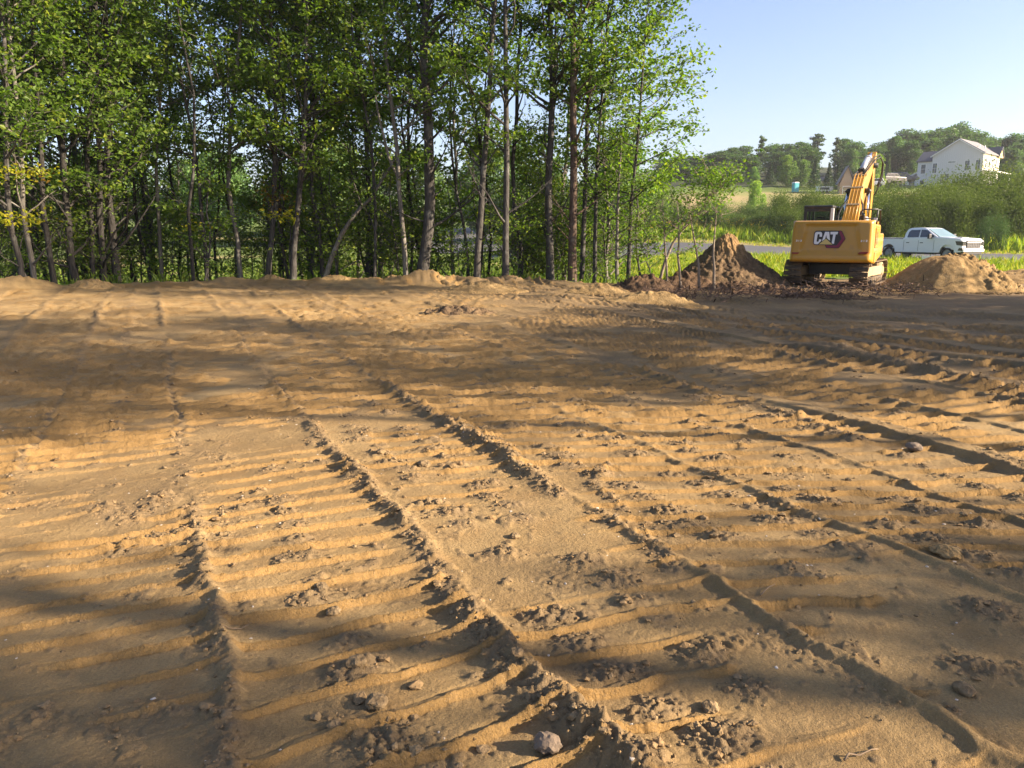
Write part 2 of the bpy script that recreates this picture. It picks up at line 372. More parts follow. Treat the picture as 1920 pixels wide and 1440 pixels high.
def make_ground():
    fine = np.radians(43.5)
    wide = np.radians(82.0); side = fine + (wide - fine) * np.linspace(0, 1, 111)[1:] ** 1.35
    th = np.concatenate([np.linspace(-fine, fine, 600), side, np.linspace(wide, 2 * np.pi - wide, 40)[1:-1], 2 * np.pi - side[::-1]])
    nc = len(th)
    f10 = FPX * 1024 / 1920
    ys = np.concatenate([np.arange(math.atan(EYE / 1.70), math.atan(EYE / 4.2), -0.74 / f10), np.arange(math.atan(EYE / 4.2), math.atan(EYE / 16.0), -0.38 / f10), np.arange(math.atan(EYE / 16.0), math.atan(EYE / 31.0), -0.5 / f10)])     # even steps of view angle
    rr = [0.3, 0.6, 0.9, 1.2, 1.45, 1.6] + list(EYE / np.tan(ys)) + list(np.geomspace(31.2, 75, 70)) + list(np.geomspace(76.5, 420, 60))
    rr = np.array(rr); nr = len(rr)
    R, T = np.meshgrid(rr, th, indexing='ij')
    x = (R * np.sin(T)).ravel(); y = (R * np.cos(T)).ravel(); r = R.ravel()
    z = base_z(x, y)
    e = lot_edge(x)
    dirt = sstep(-0.35, 0.35, e - y + 0.5 * fbm(x * 0.5, y * 0.5, 3, 31)) * (r < 60) * (y > -40)
    loose = np.zeros_like(x); cut = np.zeros_like(x)
    m = (dirt > 0.01) & (r < 40)
    hh, lo, cu = ripples_lot(x[m], y[m], r[m])
    z[m] += hh * dirt[m]; loose[m] = lo; cut[m] = cu
    nm = ~m
    z[nm] += 0.06 * fbm(x[nm] * 0.4, y[nm] * 0.4, 3, 33) * (1 - road_mask(x[nm], y[nm]))
    # keep the soil just under the road sheet
    z -= 0.10 * road_mask(x, y)
    # ground-cover colour away from the dirt
    n = fbm(x * 0.12, y * 0.12, 3, 35)[:, None]
    meadow = np.array([0.105, 0.150, 0.030]); litter = np.array([0.105, 0.085, 0.045]); tan = np.array([0.30, 0.235, 0.115]); wood = np.array([0.045, 0.055, 0.025])
    a = x / np.maximum(y, 1)
    col = np.repeat(meadow[None], len(x), 0) * (1 + 0.3 * n)
    wf = (sstep(0, 2, y - e) * (1 - sstep(14, 26, y - e)) * (1 - sstep(0.17, 0.22, a)))[:, None]
    col = col * (1 - wf) + litter * wf
    tf = (sstep(84, 90, y) * (1 - sstep(128, 134, y)) * sstep(0.1, 0.16, a) * (0.45 + 0.55 * sstep(-0.2, 0.2, fbm(x * 0.05, y * 0.1, 2, 36))))[:, None]
    tf = np.maximum(tf, (sstep(2.2, 3.2, road_s(x, y) - 5.4) * 0 + (np.abs(road_s(x, y) - 7.4) < 1.4) * 0.8)[:, None] * (road_mask(x, y) < 0.5)[:, None])
    tl = (sstep(36, 42, y) * (1 - sstep(66, 72, y)) * (1 - sstep(0.05, 0.12, a)) * sstep(-0.1, 0.25, fbm(x * 0.09, y * 0.12, 2, 37)) * 0.85)[:, None]
    tf = np.maximum(tf, tl)
    col = col * (1 - tf) + tan * tf
    ff = sstep(136, 150, y)[:, None]
    col = col * (1 - ff) + wood * ff
    damp = sstep(-1.5, 3.5, x + 0.45 * (y - 12) + 1.2 * fbm(x * .3, y * .3, 2, 38)) * sstep(7.0, 12.0, y + 0.30 * x) * sstep(-6, 2, x) * (0.55 + 0.45 * sstep(-0.3, 0.3, fbm(x * 0.5, y * 0.9, 3, 39)))
    V = np.stack([x, y, z], 1)
    i = np.arange(nr - 1)[:, None] * nc; j = np.arange(nc)[None]; j2 = (j + 1) % nc
    F = np.stack([i + j, i + nc + j, i + nc + j2, i + j2], -1).reshape(-1, 4)[:, ::-1]
    inlot = (dirt[F].mean(1) > 0.5)
    out = []
    for nm_, sel in (("dirt_lot", inlot), ("ground", ~inlot)):
        f = F[sel]; used = np.unique(f); rem = np.full(len(V), -1, np.int64); rem[used] = np.arange(len(used))
        f = rem[f]; vv = V[used]
        at_ = {"dirt": dirt[used], "loose": loose[used], "cut": cut[used], "cover": col[used], "damp": damp[used]}
        if nm_ == "dirt_lot":                       # close the tiny disc under the camera
            pass
        o = link(nm_, np_mesh(nm_, vv, f, M_GROUND, True, at_))
        out.append(o)
    tag(out[0], "bare sandy building lot covered in machine tracks", kind='structure')
    tag(out[1], "grassy ground rising to a wooded hill", kind='structure')

RA = np.array([46.0, 42.6]); RB = np.array([-6.0, 75.0])      # road centre line, right to left
_rd = (RB - RA) / np.linalg.norm(RB - RA); _rn = np.array([-_rd[1], _rd[0]])
if _rn[1] < 0: _rn = -_rn
def road_s(x, y): return (x - RA[0]) * _rn[0] + (y - RA[1]) * _rn[1]
def road_mask(x, y):
    return (1 - sstep(6.0, 6.8, np.abs(road_s(x, y)))) * sstep(7, 11, x) * (x < 90)

def ground_material():
    m, nt, p = nmat("sandy_ground"); N = nt.nodes.new; L = nt.links.new
    tc = N("ShaderNodeTexCoord")
    def noise(s, d=5, r=0.6):
        n = N("ShaderNodeTexNoise"); n.inputs["Scale"].default_value = s; n.inputs["Detail"].default_value = d; n.inputs["Roughness"].default_value = r
        L(tc.outputs["Object"], n.inputs["Vector"]); return n.outputs["Fac"]
    def rng_(f, a, b, c=0, d=1):
        r = N("ShaderNodeMapRange"); r.inputs[1].default_value = a; r.inputs[2].default_value = b; r.inputs[3].default_value = c; r.inputs[4].default_value = d
        L(f, r.inputs[0]); return r.outputs[0]
    def mix(f, a, b, bt='MIX'):
        x = N("ShaderNodeMix"); x.data_type = 'RGBA'; x.blend_type = bt
        if isinstance(f, float): x.inputs[0].default_value = f
        else: L(f, x.inputs[0])
        for k, s in ((6, a), (7, b)):
            if isinstance(s, tuple): x.inputs[k].default_value = (*s, 1)
            else: L(s, x.inputs[k])
        return x.outputs[2]
    def attr(n):
        a = N("ShaderNodeAttribute"); a.attribute_name = n; return a
    def math_(op, a, b):
        x = N("ShaderNodeMath"); x.operation = op
        for k, s in enumerate((a, b)):
            if isinstance(s, (int, float)): x.inputs[k].default_value = s
            else: L(s, x.inputs[k])
        return x.outputs[0]
    c = mix(rng_(noise(0.9), 0.36, 0.66), (0.248, 0.165, 0.070), (0.375, 0.262, 0.120))
    c = mix(rng_(noise(3.4, 6), 0.50, 0.72, 0, 0.6), c, (0.265, 0.160, 0.062))
    c = mix(rng_(noise(0.55, 5, 0.65), 0.48, 0.64, 0, 0.80), c, (0.170, 0.117, 0.058))
    c = mix(math_('MULTIPLY', attr("damp").outputs["Fac"], 0.85), c, (0.170, 0.120, 0.066))
    c = mix(math_('MULTIPLY', attr("loose").outputs["Fac"], rng_(noise(14, 4), 0.3, 0.6, 0.35, 0.85)), c, (0.195, 0.140, 0.080))
    c = mix(math_('MULTIPLY', attr("cut").outputs["Fac"], 0.85), c, (0.295, 0.178, 0.062))
    c = mix(rng_(noise(110, 3, 0.7), 0.40, 0.62, 0.0, 0.42), c, (0.165, 0.112, 0.058))
    c = mix(rng_(noise(240, 2, 0.6), 0.66, 0.74, 0.0, 0.55), c, (0.60, 0.52, 0.40))
    g = mix(rng_(noise(7.0, 6), 0.35, 0.65), mix(1.0, attr("cover").outputs["Color"], (0.72, 0.72, 0.72), 'MULTIPLY'), mix(1.0, attr("cover").outputs["Color"], (1.25, 1.25, 1.25), 'MULTIPLY'))
    edge = math_('ADD', attr("dirt").outputs["Fac"], rng_(noise(5, 4), 0.3, 0.7, -0.3, 0.3))
    c = mix(rng_(edge, 0.4, 0.6), g, c)
    L(c, p.inputs["Base Color"]); p.inputs["Roughness"].default_value = 0.95; p.inputs["Specular IOR Level"].default_value = 0.15
    hgt = math_('ADD', math_('MULTIPLY', noise(40, 7, 0.7), 0.016), math_('MULTIPLY', noise(170, 3, 0.6), 0.0045))
    b = N("ShaderNodeBump"); b.inputs["Strength"].default_value = 1.0; b.inputs["Distance"].default_value = 1.0
    L(hgt, b.inputs["Height"]); L(b.outputs[0], p.inputs["Normal"])
    return m
M_GROUND = ground_material()
make_ground()

# asphalt road: a strip across the right background
M_ASPHALT = simple("asphalt", (0.085, 0.087, 0.092), 0.85, var=0.18, scale=1.2, bump=0.004, bscale=60, spec=0.3)
def make_road():
    P = [RA - _rd * 45 + _rd * (88 * i / 26) for i in range(27)]
    d = _rd.copy()
    for i in range(16):                        # the road bends away to the right behind the wood
        a = -0.095; d = np.array([d[0] * math.cos(a) - d[1] * math.sin(a), d[0] * math.sin(a) + d[1] * math.cos(a)]); P.append(P[-1] + d * 4.0)
    V = []; F = []
    for i, p in enumerate(P):
        t = P[min(i + 1, len(P) - 1)] - P[max(i - 1, 0)]; t = t / np.linalg.norm(t); nn = np.array([-t[1], t[0]])
        if nn @ _rn < 0 and i < 30: nn = -nn
        for s in (-6.0, -3.0, 0, 3.0, 6.0):
            q = p + nn * s
            V.append((q[0], q[1], gz(q[0], q[1]) + 0.015 + 0.03 * (1 - abs(s) / 6.0) + (0.09 if i > 25 else 0)))
    for i in range(len(P) - 1):
        for k in range(4): F.append((i * 5 + k, i * 5 + k + 1, i * 5 + k + 6, i * 5 + k + 5))
    V = np.array(V); F = np.array(F)
    nrm = np.cross(V[F[0][1]] - V[F[0][0]], V[F[0][2]] - V[F[0][0]])
    if nrm[2] < 0: F = F[:, ::-1]
    tag(link("road", np_mesh("road", V, F, M_ASPHALT, True)), "grey asphalt road behind the excavator", kind='structure')
make_road()
# ------------------------------------------------------------------ plants
def leaf_quads(P, size, rg, flat=0.55, up=0.35, asp=0.62):
    """leaf blades (folded lozenges) at the points P"""
    n = len(P)
    d = rg.normal(size=(n, 3)); d[:, 2] *= flat; d[:, 2] -= 0.15; d /= np.linalg.norm(d, axis=1)[:, None]
    nr = rg.normal(size=(n, 3)) * 0.65 + np.array([0, 0, up + 0.5]); s = np.cross(d, nr); s /= np.linalg.norm(s, axis=1)[:, None] + 1e-9
    nn = np.cross(s, d)
    L = (size * rg.uniform(0.65, 1.25, n))[:, None]
    a = P; b = P + d * L * 0.45 + s * L * asp * 0.5 + nn * L * 0.10; c = P + d * L - nn * L * 0.06; e = P + d * L * 0.45 - s * L * asp * 0.5 + nn * L * 0.10
    V = np.stack([a, b, c, e], 1).reshape(-1, 3)
    F = np.arange(4 * n).reshape(n, 4)
    return V, F

def tree_meshes(name, seed, H=12, r0=0.10, path=None, cb=3.0, cr=2.4, limbs=30, leaves=6000, size=0.155, lean=(0, 0), bias=(0, 0, 0), bark=None, leafmat=None,
                wig=0.10, top_keep=1.0, low=0.0, spread=0.14, fork=None, dead=0, yellow=0.0):
    rg = np.random.default_rng(seed)
    mb = MB()
    if path is None:
        n = 11; pts = []
        ox = oy = 0
        for i in range(n):
            t = i / (n - 1)
            pts.append(Vector((lean[0] * H * t + ox, lean[1] * H * t + oy, H * t - 0.15 * (i == 0)))); ox += rg.normal() * wig * 0.8; oy += rg.normal() * wig * 0.8
    else:
        pts = [Vector(p) for p in path]
        while pts[-1].z < H:
            d = (pts[-1] - pts[-3]).normalized(); d = (d + Vector((rg.normal() * 0.06, rg.normal() * 0.06, 0.25))).normalized()
            pts.append(pts[-1] + d * 1.1)
    m = len(pts)
    zt = pts[-1].z
    rad = [r0 * (1.22 if i == 0 else 1.0) * (1 - 0.90 * (max(0, p.z) / zt) ** 1.15) + 0.006 for i, p in enumerate(pts)]
    mb.tube(pts, rad, 8, caps=False)
    def on_trunk(z):
        for a, b, ra, rb in zip(pts[:-1], pts[1:], rad[:-1], rad[1:]):
            if a.z <= z <= b.z or (b is pts[-1]):
                t = min(1, max(0, (z - a.z) / max(1e-6, b.z - a.z))); return a.lerp(b, t), ra + (rb - ra) * t
        return pts[-1].copy(), rad[-1]
    LP = []; LW = []
    def branch(p0, d, ln, r, depth):
        k = 5 if depth == 0 else 3
        q = [p0.copy()]; dd = d.copy()
        for i in range(k):
            dd = (dd + Vector((rg.normal() * 0.16, rg.normal() * 0.16, 0.09 + rg.normal() * 0.10))).normalized()
            q.append(q[-1] + dd * ln / k)
        mb.tube(q, [max(0.004, r * (1 - 0.85 * i / k)) for i in range(k + 1)], 4 if depth else 5, caps=False)
        return q
    ga = rg.uniform(0, 6.28)
    stems = [(None, 1.0)]
    if fork:
        zf, fx, fy, fh = fork
        p0, r = on_trunk(zf); q = [p0]
        for i in range(7): q.append(p0 + Vector((fx * (1 - math.exp(-2.2 * (i + 1) / 7)) + rg.normal() * .03, fy * (i + 1) / 7, fh * (i + 1) / 7)))
        mb.tube(q, [r * 0.75 * (1 - 0.8 * i / 7) for i in range(8)], 7, caps=False)
        fpts = q
    for i in range(limbs + dead):
        isdead = i >= limbs
        t = rg.uniform(0, 1) ** 0.85
        z = cb + (zt * top_keep - cb) * t if not isdead else rg.uniform(cb * 0.25, cb * 1.2)
        p0, r = on_trunk(z)
        if fork and z > fork[0] + 0.5 and i % 3 == 0:
            k = min(7, int((z - fork[0]) / fork[3] * 7) + 1); p0 = fpts[k].copy()
        ga += 2.4 + rg.normal() * 0.35
        el = math.radians(rg.uniform(8, 38) + 22 * t)
        prof = (0.55 + 0.75 * math.sin(math.pi * min(1, 0.15 + 0.80 * t))) if t < 0.97 else 0.5
        ln = cr * prof * rg.uniform(0.55, 1.1) * (0.75 if isdead else 1)
        d = Vector((math.cos(ga) * math.cos(el), math.sin(ga) * math.cos(el), math.sin(el))) + Vector(bias); 
        if d.length < 0.3: continue
        ln *= min(1.6, d.length); d.normalize()
        q = branch(p0, d, ln, min(r * 0.55, 0.012 + 0.016 * ln), 0)
        if isdead:
            for k in range(3):
                a = q[2].lerp(q[5], rg.uniform(0, 0.8)); dd = (d + Vector(rg.normal(size=3) * 0.5)).normalized(); branch(a, dd, ln * 0.3, 0.007, 1)
            continue
        nt = max(3, int(ln * 2.6))
        for k in range(nt):
            f = 0.25 + 0.75 * (k + 0.5) / nt; g = f * 5; a = q[int(g) if g < 5 else 4].lerp(q[min(5, int(g) + 1)], g - int(g) if g < 5 else 1)
            sgn = 1 if k % 2 else -1
            side = d.cross(Vector((0, 0, 1)));  side = side.normalized() if side.length > 1e-3 else Vector((1, 0, 0))
            dd = (d * 0.55 + side * sgn * 0.8 + Vector((0, 0, rg.normal() * 0.22))).normalized()
            tl = (0.35 + 0.32 * ln * (1 - 0.5 * f)) * rg.uniform(0.7, 1.2)
            tq = branch(a, dd, tl, 0.010, 1)
            for b in tq[1:]: LP.append(b); LW.append(1.0)
        for b in q[3:]: LP.append(b); LW.append(1.0)
    trunk = mb.mesh(name + "_trunk", bark or M_BARK)
    LP = np.array([tuple(p) for p in LP]); LW = np.array(LW)
    ci = rg.choice(len(LP), leaves, p=LW / LW.sum())
    P = LP[ci] + rg.normal(size=(leaves, 3)) * np.array([spread, spread, spread * 0.42])
    V, F = leaf_quads(P, size, rg)
    ct = rg.normal(size=len(LP)) * 0.13                    # a tint per spray, plus one per leaf
    tint = np.clip(0.46 + ct[ci] + rg.normal(size=leaves) * 0.15 + (rg.uniform(size=leaves) < yellow) * 0.5, 0, 1)
    crown = np_mesh(name + "_crown", V, F, leafmat or M_LEAF, False, {"tint": np.repeat(tint, 4)})
    return trunk, crown

def place_tree(name, tm, loc, label, cat, group=None, rz=0.0, sc=1.0, col=(1, 1, 1), barkcol=(1, 1, 1), szz=None, parts=("trunk", "crown")):
    r = thing(name, label, cat, loc, rz, group); r.scale = (sc, sc, szz or sc)
    t = link(parts[0], tm[0], r); t.color = (*barkcol, 1)
    c = link(parts[1], tm[1], r); c.color = (*col, 1)
    return r

ORD = "first second third fourth fifth sixth seventh eighth ninth tenth eleventh twelfth thirteenth fourteenth fifteenth sixteenth seventeenth eighteenth nineteenth twentieth".split()
def ordinal(i):
    return ORD[i] if i < 20 else ("twenty-" + ORD[i - 20] if i < 29 else "thirtieth" if i == 29 else "thirty-" + ORD[i - 30] if i < 39 else "fortieth")
ANCH = [(-400, "photo's left edge"), (42, "far-left leaning trunk"), (66, "brown left-leaning trunk"), (103, "dark left-leaning trunk"), (146, "black flared trunk"), (172, "slim dark cluster trunk"), (192, "straight dark cluster trunk"),
        (219, "broad lichen-stained trunk"), (302, "white-grey stem"), (388, "left-curving stem"), (452, "pale S-curved tree"), (500, "twin-stemmed tree"), (549, "sunlit grey trunk"), (604, "pale leaning trunk"),
        (690, "dark upright trunk"), (762, "kinked pale tree"), (800, "thickest trunk"), (893, "right-leaning grey tree"), (948, "straight dark tree"), (1032, "lichen-grey double tree"), (1073, "reddish forked tree"), (1115, "long bare stem"), (1177, "outermost tree")]
def px_of(o): return 960 + FPX * o.location.x / o.location.y
def label_by_anchor(objs, text):
    """one label each: what it looks like, which edge tree it stands behind, and its rank there from the left"""
    bins = {}
    for o in objs:
        k = max(i for i, (p, n) in enumerate(ANCH) if p <= max(px_of(o), -399)); bins.setdefault((k, text(o)), []).append(o)
    for (k, tx), os_ in bins.items():
        os_.sort(key=px_of)
        for i, o in enumerate(os_): o['label'] = tx % ANCH[k][1] + (", %s from left" % ordinal(i) if len(os_) > 1 else "")

# --- the trees at the near edge of the wood, each with its own stem as photographed
def edge_tree(label, px, Y, wpx, seed, H, cb, cr, limbs, leaves, bark=None, col=(1, 1, 1), **kw):
    if px[0][0] < 1000: Y = Y * 0.862
    P = [at(a, b, Y) for a, b in px]
    g = gz(P[0].x, Y); base = Vector((P[0].x, Y, g))
    rg = np.random.default_rng(seed)
    loc = [Vector((p.x - base.x, rg.normal() * 0.05 * (i > 0), p.z - base.z)) for i, p in enumerate(P)]
    loc[0] = Vector((loc[0].x, 0, -0.25))
    tm = tree_meshes("edge_tree", seed, H=H, r0=wpx * Y / FPX / 2 * .88, path=loc, cb=cb * (.50 if px[0][0] < 420 else .68), cr=cr, limbs=int(limbs * 1.2), leaves=int(leaves * .82), bark=bark, **kw)
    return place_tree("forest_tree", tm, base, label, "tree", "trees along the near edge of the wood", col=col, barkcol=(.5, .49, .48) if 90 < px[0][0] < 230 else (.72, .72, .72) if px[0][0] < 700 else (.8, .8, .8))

EDGE = [
 ("thickest tree of the wood's edge, dark scarred trunk standing near the middle", [(787,528),(797,480),(803,430),(806,380),(805,330),(804,270),(801,200),(795,130),(793,60),(801,0)], 28.6, 24, 101, 15, 5.6, 2.8, 34, 7000, None, (1,1,1), dict(dead=5)),
 ("slim pale-barked tree with a kinked stem, first one left of the thickest dark trunk", [(762,527),(757,460),(752,400),(748,350),(747,300),(738,230),(728,150),(720,60)], 28.4, 10, 102, 13, 4.2, 2.0, 26, 4600, "pale", (1.05,1.05,1), dict(fork=(3.2,-.9,0,4.5))),
 ("grey tree leaning slightly to the right, first one right of the thickest dark trunk", [(893,526),(896,470),(901,410),(905,340),(912,250),(919,150),(923,60)], 27.6, 13, 103, 14, 4.8, 2.2, 26, 5000, None, (1,1,1), dict(dead=4)),
 ("straight dark tree between the right-leaning grey tree and the lichen-grey double tree", [(948,529),(948,460),(949,380),(950,300),(949,200),(948,100),(947,10)], 27.0, 13, 104, 14, 4.6, 2.2, 28, 5200, None, (1,1,1), dict(dead=4)),
 ("lichen-grey tree with two stems joined low down, left of the reddish forked tree", [(1032,541),(1031,470),(1029,400),(1028,340),(1033,260),(1036,170),(1033,80),(1030,0)], 24.6, 16, 105, 14, 5.0, 2.2, 28, 5200, None, (1,1,1), dict(fork=(4.0,.22,.1,6), dead=5)),
 ("tall reddish-brown tree forking high up, with bare dead twigs on its trunk", [(1073,543),(1073,470),(1075,380),(1076,300),(1075,220),(1075,120),(1074,20)], 24.2, 17, 106, 14, 6.4, 2.0, 22, 3600, "red", (1,1,1), dict(fork=(5.9,.30,0,5), dead=10)),
 ("dark slender tree directly behind the reddish forked tree, leaning right", [(1090,540),(1093,450),(1098,340),(1101,240),(1106,130),(1112,30)], 25.4, 10, 107, 13, 3.6, 2.1, 28, 5000, None, (1,1,1), dict(bias=(.1,0,0))),
 ("thin tree with a long bare lower stem, second one right of the reddish forked tree", [(1115,541),(1116,430),(1119,330),(1124,230),(1134,120),(1140,20)], 24.8, 8, 108, 11, 3.4, 2.0, 26, 4600, None, (1.05,1.05,1), dict(bias=(.15,0,0))),
 ("short thin stem with dry grey twigs, left of the outermost tree", [(1157,536),(1157,470),(1158,400),(1160,340)], 24.3, 7, 109, 4.6, 2.3, 1.1, 14, 700, "pale", (1,.95,.8), dict(dead=6, size=.09)),
 ("outermost tree of the wood with its crown spreading far right against the open sky", [(1177,531),(1181,450),(1184,380),(1192,300),(1198,230),(1203,160),(1208,100)], 24.4, 8, 110, 9.2, 3.6, 2.4, 32, 7600, None, (1.12,1.12,1), dict(bias=(.16,0,-.05), spread=.16, size=.14)),
 ("pale grey tree with a sinuous S-curved trunk in the left half of the wood's edge", [(452,524),(448,480),(446,450),(436,400),(428,350),(427,300),(431,250),(437,190),(446,120),(452,40)], 29.0, 10, 111, 13, 4.6, 2.1, 26, 5200, "pale", (1,1,1), dict()),
 ("pale bare trunk leaning strongly to the right at the wood's edge", [(604,526),(622,480),(640,440),(658,412),(676,390),(694,372)], 28.6, 10, 112, 4.6, 3.0, 1.2, 8, 500, "pale", (1,1,1), dict()),
 ("thin straight white-grey stem right of the dark trunk cluster, left third of the wood", [(302,521),(299,450),(296,380),(295,310),(296,230),(300,150)], 29.2, 8, 113, 12, 4.4, 1.8, 22, 4200, "pale", (1,1,1), dict()),
 ("thin stem curving left as it rises, between the white-grey stem and the S-curved tree", [(388,524),(384,460),(379,400),(372,340),(362,270),(350,200),(338,140)], 28.8, 8, 114, 12, 4.2, 1.9, 24, 4600, None, (1,1,1), dict()),
 ("black-trunked tree with a flared base, leftmost of the dark trunk cluster", [(146,530),(137,490),(131,440),(124,390),(120,330),(118,260),(119,180)], 26.4, 14, 115, 14, 4.0, 2.6, 30, 6400, None, (1,1,1), dict(dead=6)),
 ("slim dark trunk in the middle of the dark trunk cluster at left", [(172,528),(172,470),(170,410),(166,340),(165,260),(168,180)], 27.0, 10, 116, 13, 4.0, 2.2, 26, 5400, None, (.95,.95,1), dict(dead=4)),
 ("straight dark trunk next to the lichen-stained trunk in the dark cluster at left", [(192,528),(190,470),(188,400),(186,330),(185,250),(186,170)], 27.2, 13, 117, 14, 3.8, 2.3, 28, 5600, None, (1,1,1), dict(dead=4)),
 ("broad trunk with lichen stains, rightmost of the dark trunk cluster at left", [(219,527),(214,470),(208,410),(203,350),(201,280),(204,200)], 27.4, 16, 118, 14, 3.9, 2.5, 30, 6200, None, (1,1,1), dict(dead=5, yellow=.03)),
 ("far-left leaning trunk whose low branch carries bright yellow leaves", [(42,541),(34,490),(25,440),(17,390),(12,330),(10,260),(8,160)], 24.2, 11, 119, 13, 3.6, 2.6, 28, 6000, None, (1.0,1,1), dict(dead=4, yellow=.06)),
 ("brown trunk leaning left, second leaning trunk from the left edge of the photo", [(66,538),(58,490),(50,440),(44,390),(38,320),(36,240)], 24.8, 10, 120, 13, 3.6, 2.2, 26, 5400, "pale", (1,1,1), dict(dead=4)),
 ("dark trunk leaning left just before the black-trunked cluster", [(103,534),(96,490),(88,440),(82,390),(76,320),(74,240)], 25.6, 11, 121, 13, 3.6, 2.2, 26, 5400, None, (1,1,1), dict(dead=4)),
 ("twin-stemmed grey tree with one dead brown-leaved branch, right of the S-curved tree", [(500,525),(506,480),(511,430),(513,370),(516,300),(518,220)], 28.8, 11, 122, 12, 3.6, 2.1, 26, 5200, None, (1,1,1), dict(fork=(1.0,.5,0,4.5))),
 ("grey trunk with pale sunlit upper half under a light yellow-green crown", [(549,525),(551,470),(556,410),(562,350),(566,290),(572,220),(575,150)], 28.4, 13, 123, 11.5, 3.4, 2.5, 32, 7200, None, (1.35,1.3,1.05), dict(yellow=.05)),
 ("thin dark stem bowed to the left, just behind the pale leaning trunk", [(604,524),(603,470),(598,420),(586,370),(583,310),(588,240)], 29.6, 8, 124, 12, 3.8, 1.9, 24, 4600, None, (1.15,1.1,1), dict()),
 ("dark upright trunk between the pale leaning trunk and the kinked pale tree", [(690,524),(692,460),(693,400),(690,330),(686,250),(684,170)], 30.4, 11, 125, 13, 4.0, 2.3, 28, 5600, None, (1.0,1,1), dict()),
]
M_BARK_RED = bark_material("bark_reddish", (0.060, 0.040, 0.030), (0.150, 0.105, 0.080), (0.19, 0.17, 0.145))
BK = {None: M_BARK, "pale": M_BARK_PALE, "red": M_BARK_RED}
edge_xy = []; edge_objs = []
for (lab, px, Y, w, sd, H, cb, cr, nl, lv, bk, col, kw) in EDGE:
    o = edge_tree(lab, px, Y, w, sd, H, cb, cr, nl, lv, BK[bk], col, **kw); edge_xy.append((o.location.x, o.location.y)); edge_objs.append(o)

# --- prototypes for the trees deeper in the wood, each placed many times
WOOD = [tree_meshes("wood_tree", 200 + i, H=h, r0=r, cb=cb, cr=cr, limbs=nl, leaves=int(lv * .55), size=.16, lean=le, bark=bk, wig=.13, dead=dd, yellow=yl)
        for i, (h, r, cb, cr, nl, lv, le, bk, dd, yl) in enumerate([
            (13, .085, 1.9, 2.3, 34, 9000, (.02, 0), M_BARK, 6, .01), (14, .11, 2.4, 2.6, 36, 9600, (-.03, .01), M_BARK, 6, .0),
            (11, .060, 1.5, 2.0, 30, 7000, (.04, 0), M_BARK_PALE, 4, .03), (12, .075, 1.7, 2.2, 32, 7800, (-.05, .02), M_BARK, 5, .0),
            (15, .13, 3.2, 2.8, 38, 10000, (0, 0), M_BARK, 6, .0), (10, .050, 1.2, 1.9, 28, 6400, (.06, -.02), M_BARK, 4, .04), (12.5, .07, 2.2, 2.0, 28, 6400, (-.02, 0), M_BARK_PALE, 4, .0),
            (11.5, .052, 5.4, 1.7, 16, 3000, (.03, 0), M_BARK, 8, .0), (12.5, .07, 6.0, 1.8, 18, 3400, (-.03, .01), M_BARK, 10, .0), (10.5, .045, 5.0, 1.5, 14, 2600, (-.05, .02), M_BARK, 6, .0)])]
SAPL = [tree_meshes("sapling", 230 + i, H=h, r0=r, cb=.5, cr=cr, limbs=nl, leaves=lv, size=.12, wig=.06, spread=.20, lean=le)
        for i, (h, r, cr, nl, lv, le) in enumerate([(3.2, .022, 1.1, 16, 700, (.05, 0)), (4.4, .03, 1.3, 20, 1100, (-.06, 0)), (2.2, .016, .9, 12, 500, (0, 0)), (5.2, .034, 1.5, 24, 1500, (.08, .03))])]
prg = np.random.default_rng(77)
placed = list(edge_xy); deep = []; young = []; LOOK = ['mid-grey', 'stout grey', 'thin pale-barked', 'slender grey', 'tall stout', 'thin low-crowned', 'bare-stemmed pale', 'thin bare-poled', 'bare-poled dark', 'leaning bare-poled']
zones = [((-21, -8), .6, 8, 24, .8, 'poles'), ((-8, .5), .6, 6, 13, .8, 'poles'), ((-44, -14), 1.0, 13, 16, 1.2, "dim tree deep in the crowded left part of the wood"),
         ((-14, -5), 1.0, 8, 5, 1.2, "slender tree in the second rank behind the left half of the wood's edge"),
         ((-5, 1.5), 1.0, 6, 2, 1.2, "slender tree in the second rank behind the thickest dark trunk"),
         ((1.5, 4.6), 1.2, 5, 2, 1.1, "slender tree behind the lichen-grey and reddish forked trees")]
k = 0
for (x0, x1), d0, d1, n, md, lab in zones:
    done = tries = 0
    while done < n and tries < 4000:
        tries += 1
        x = prg.uniform(x0, x1); y = float(lot_edge(x)) + prg.uniform(d0, d1)
        if x / y > 0.165 or x / y < -0.80: continue
        if any((x - a) ** 2 + (y - b) ** 2 < md * md for a, b in placed): continue
        placed.append((x, y)); i = int(prg.integers(7, 10)) if lab == 'poles' else int(prg.integers(0, 7)); b = prg.uniform(.8, 1.2)
        o = place_tree("forest_tree", WOOD[i], (x, y, gz(x, y) - .1), lab, "tree", "trees deeper in the wood", prg.uniform(0, 6.28), prg.uniform(.82, 1.12),
                   (b * prg.uniform(.92, 1.1), b, b * prg.uniform(.9, 1.05)), (prg.uniform(.35, .7) if lab == 'poles' else prg.uniform(.7, 1.2),) * 3)
        o['look'] = LOOK[i]; deep.append(o); done += 1; k += 1
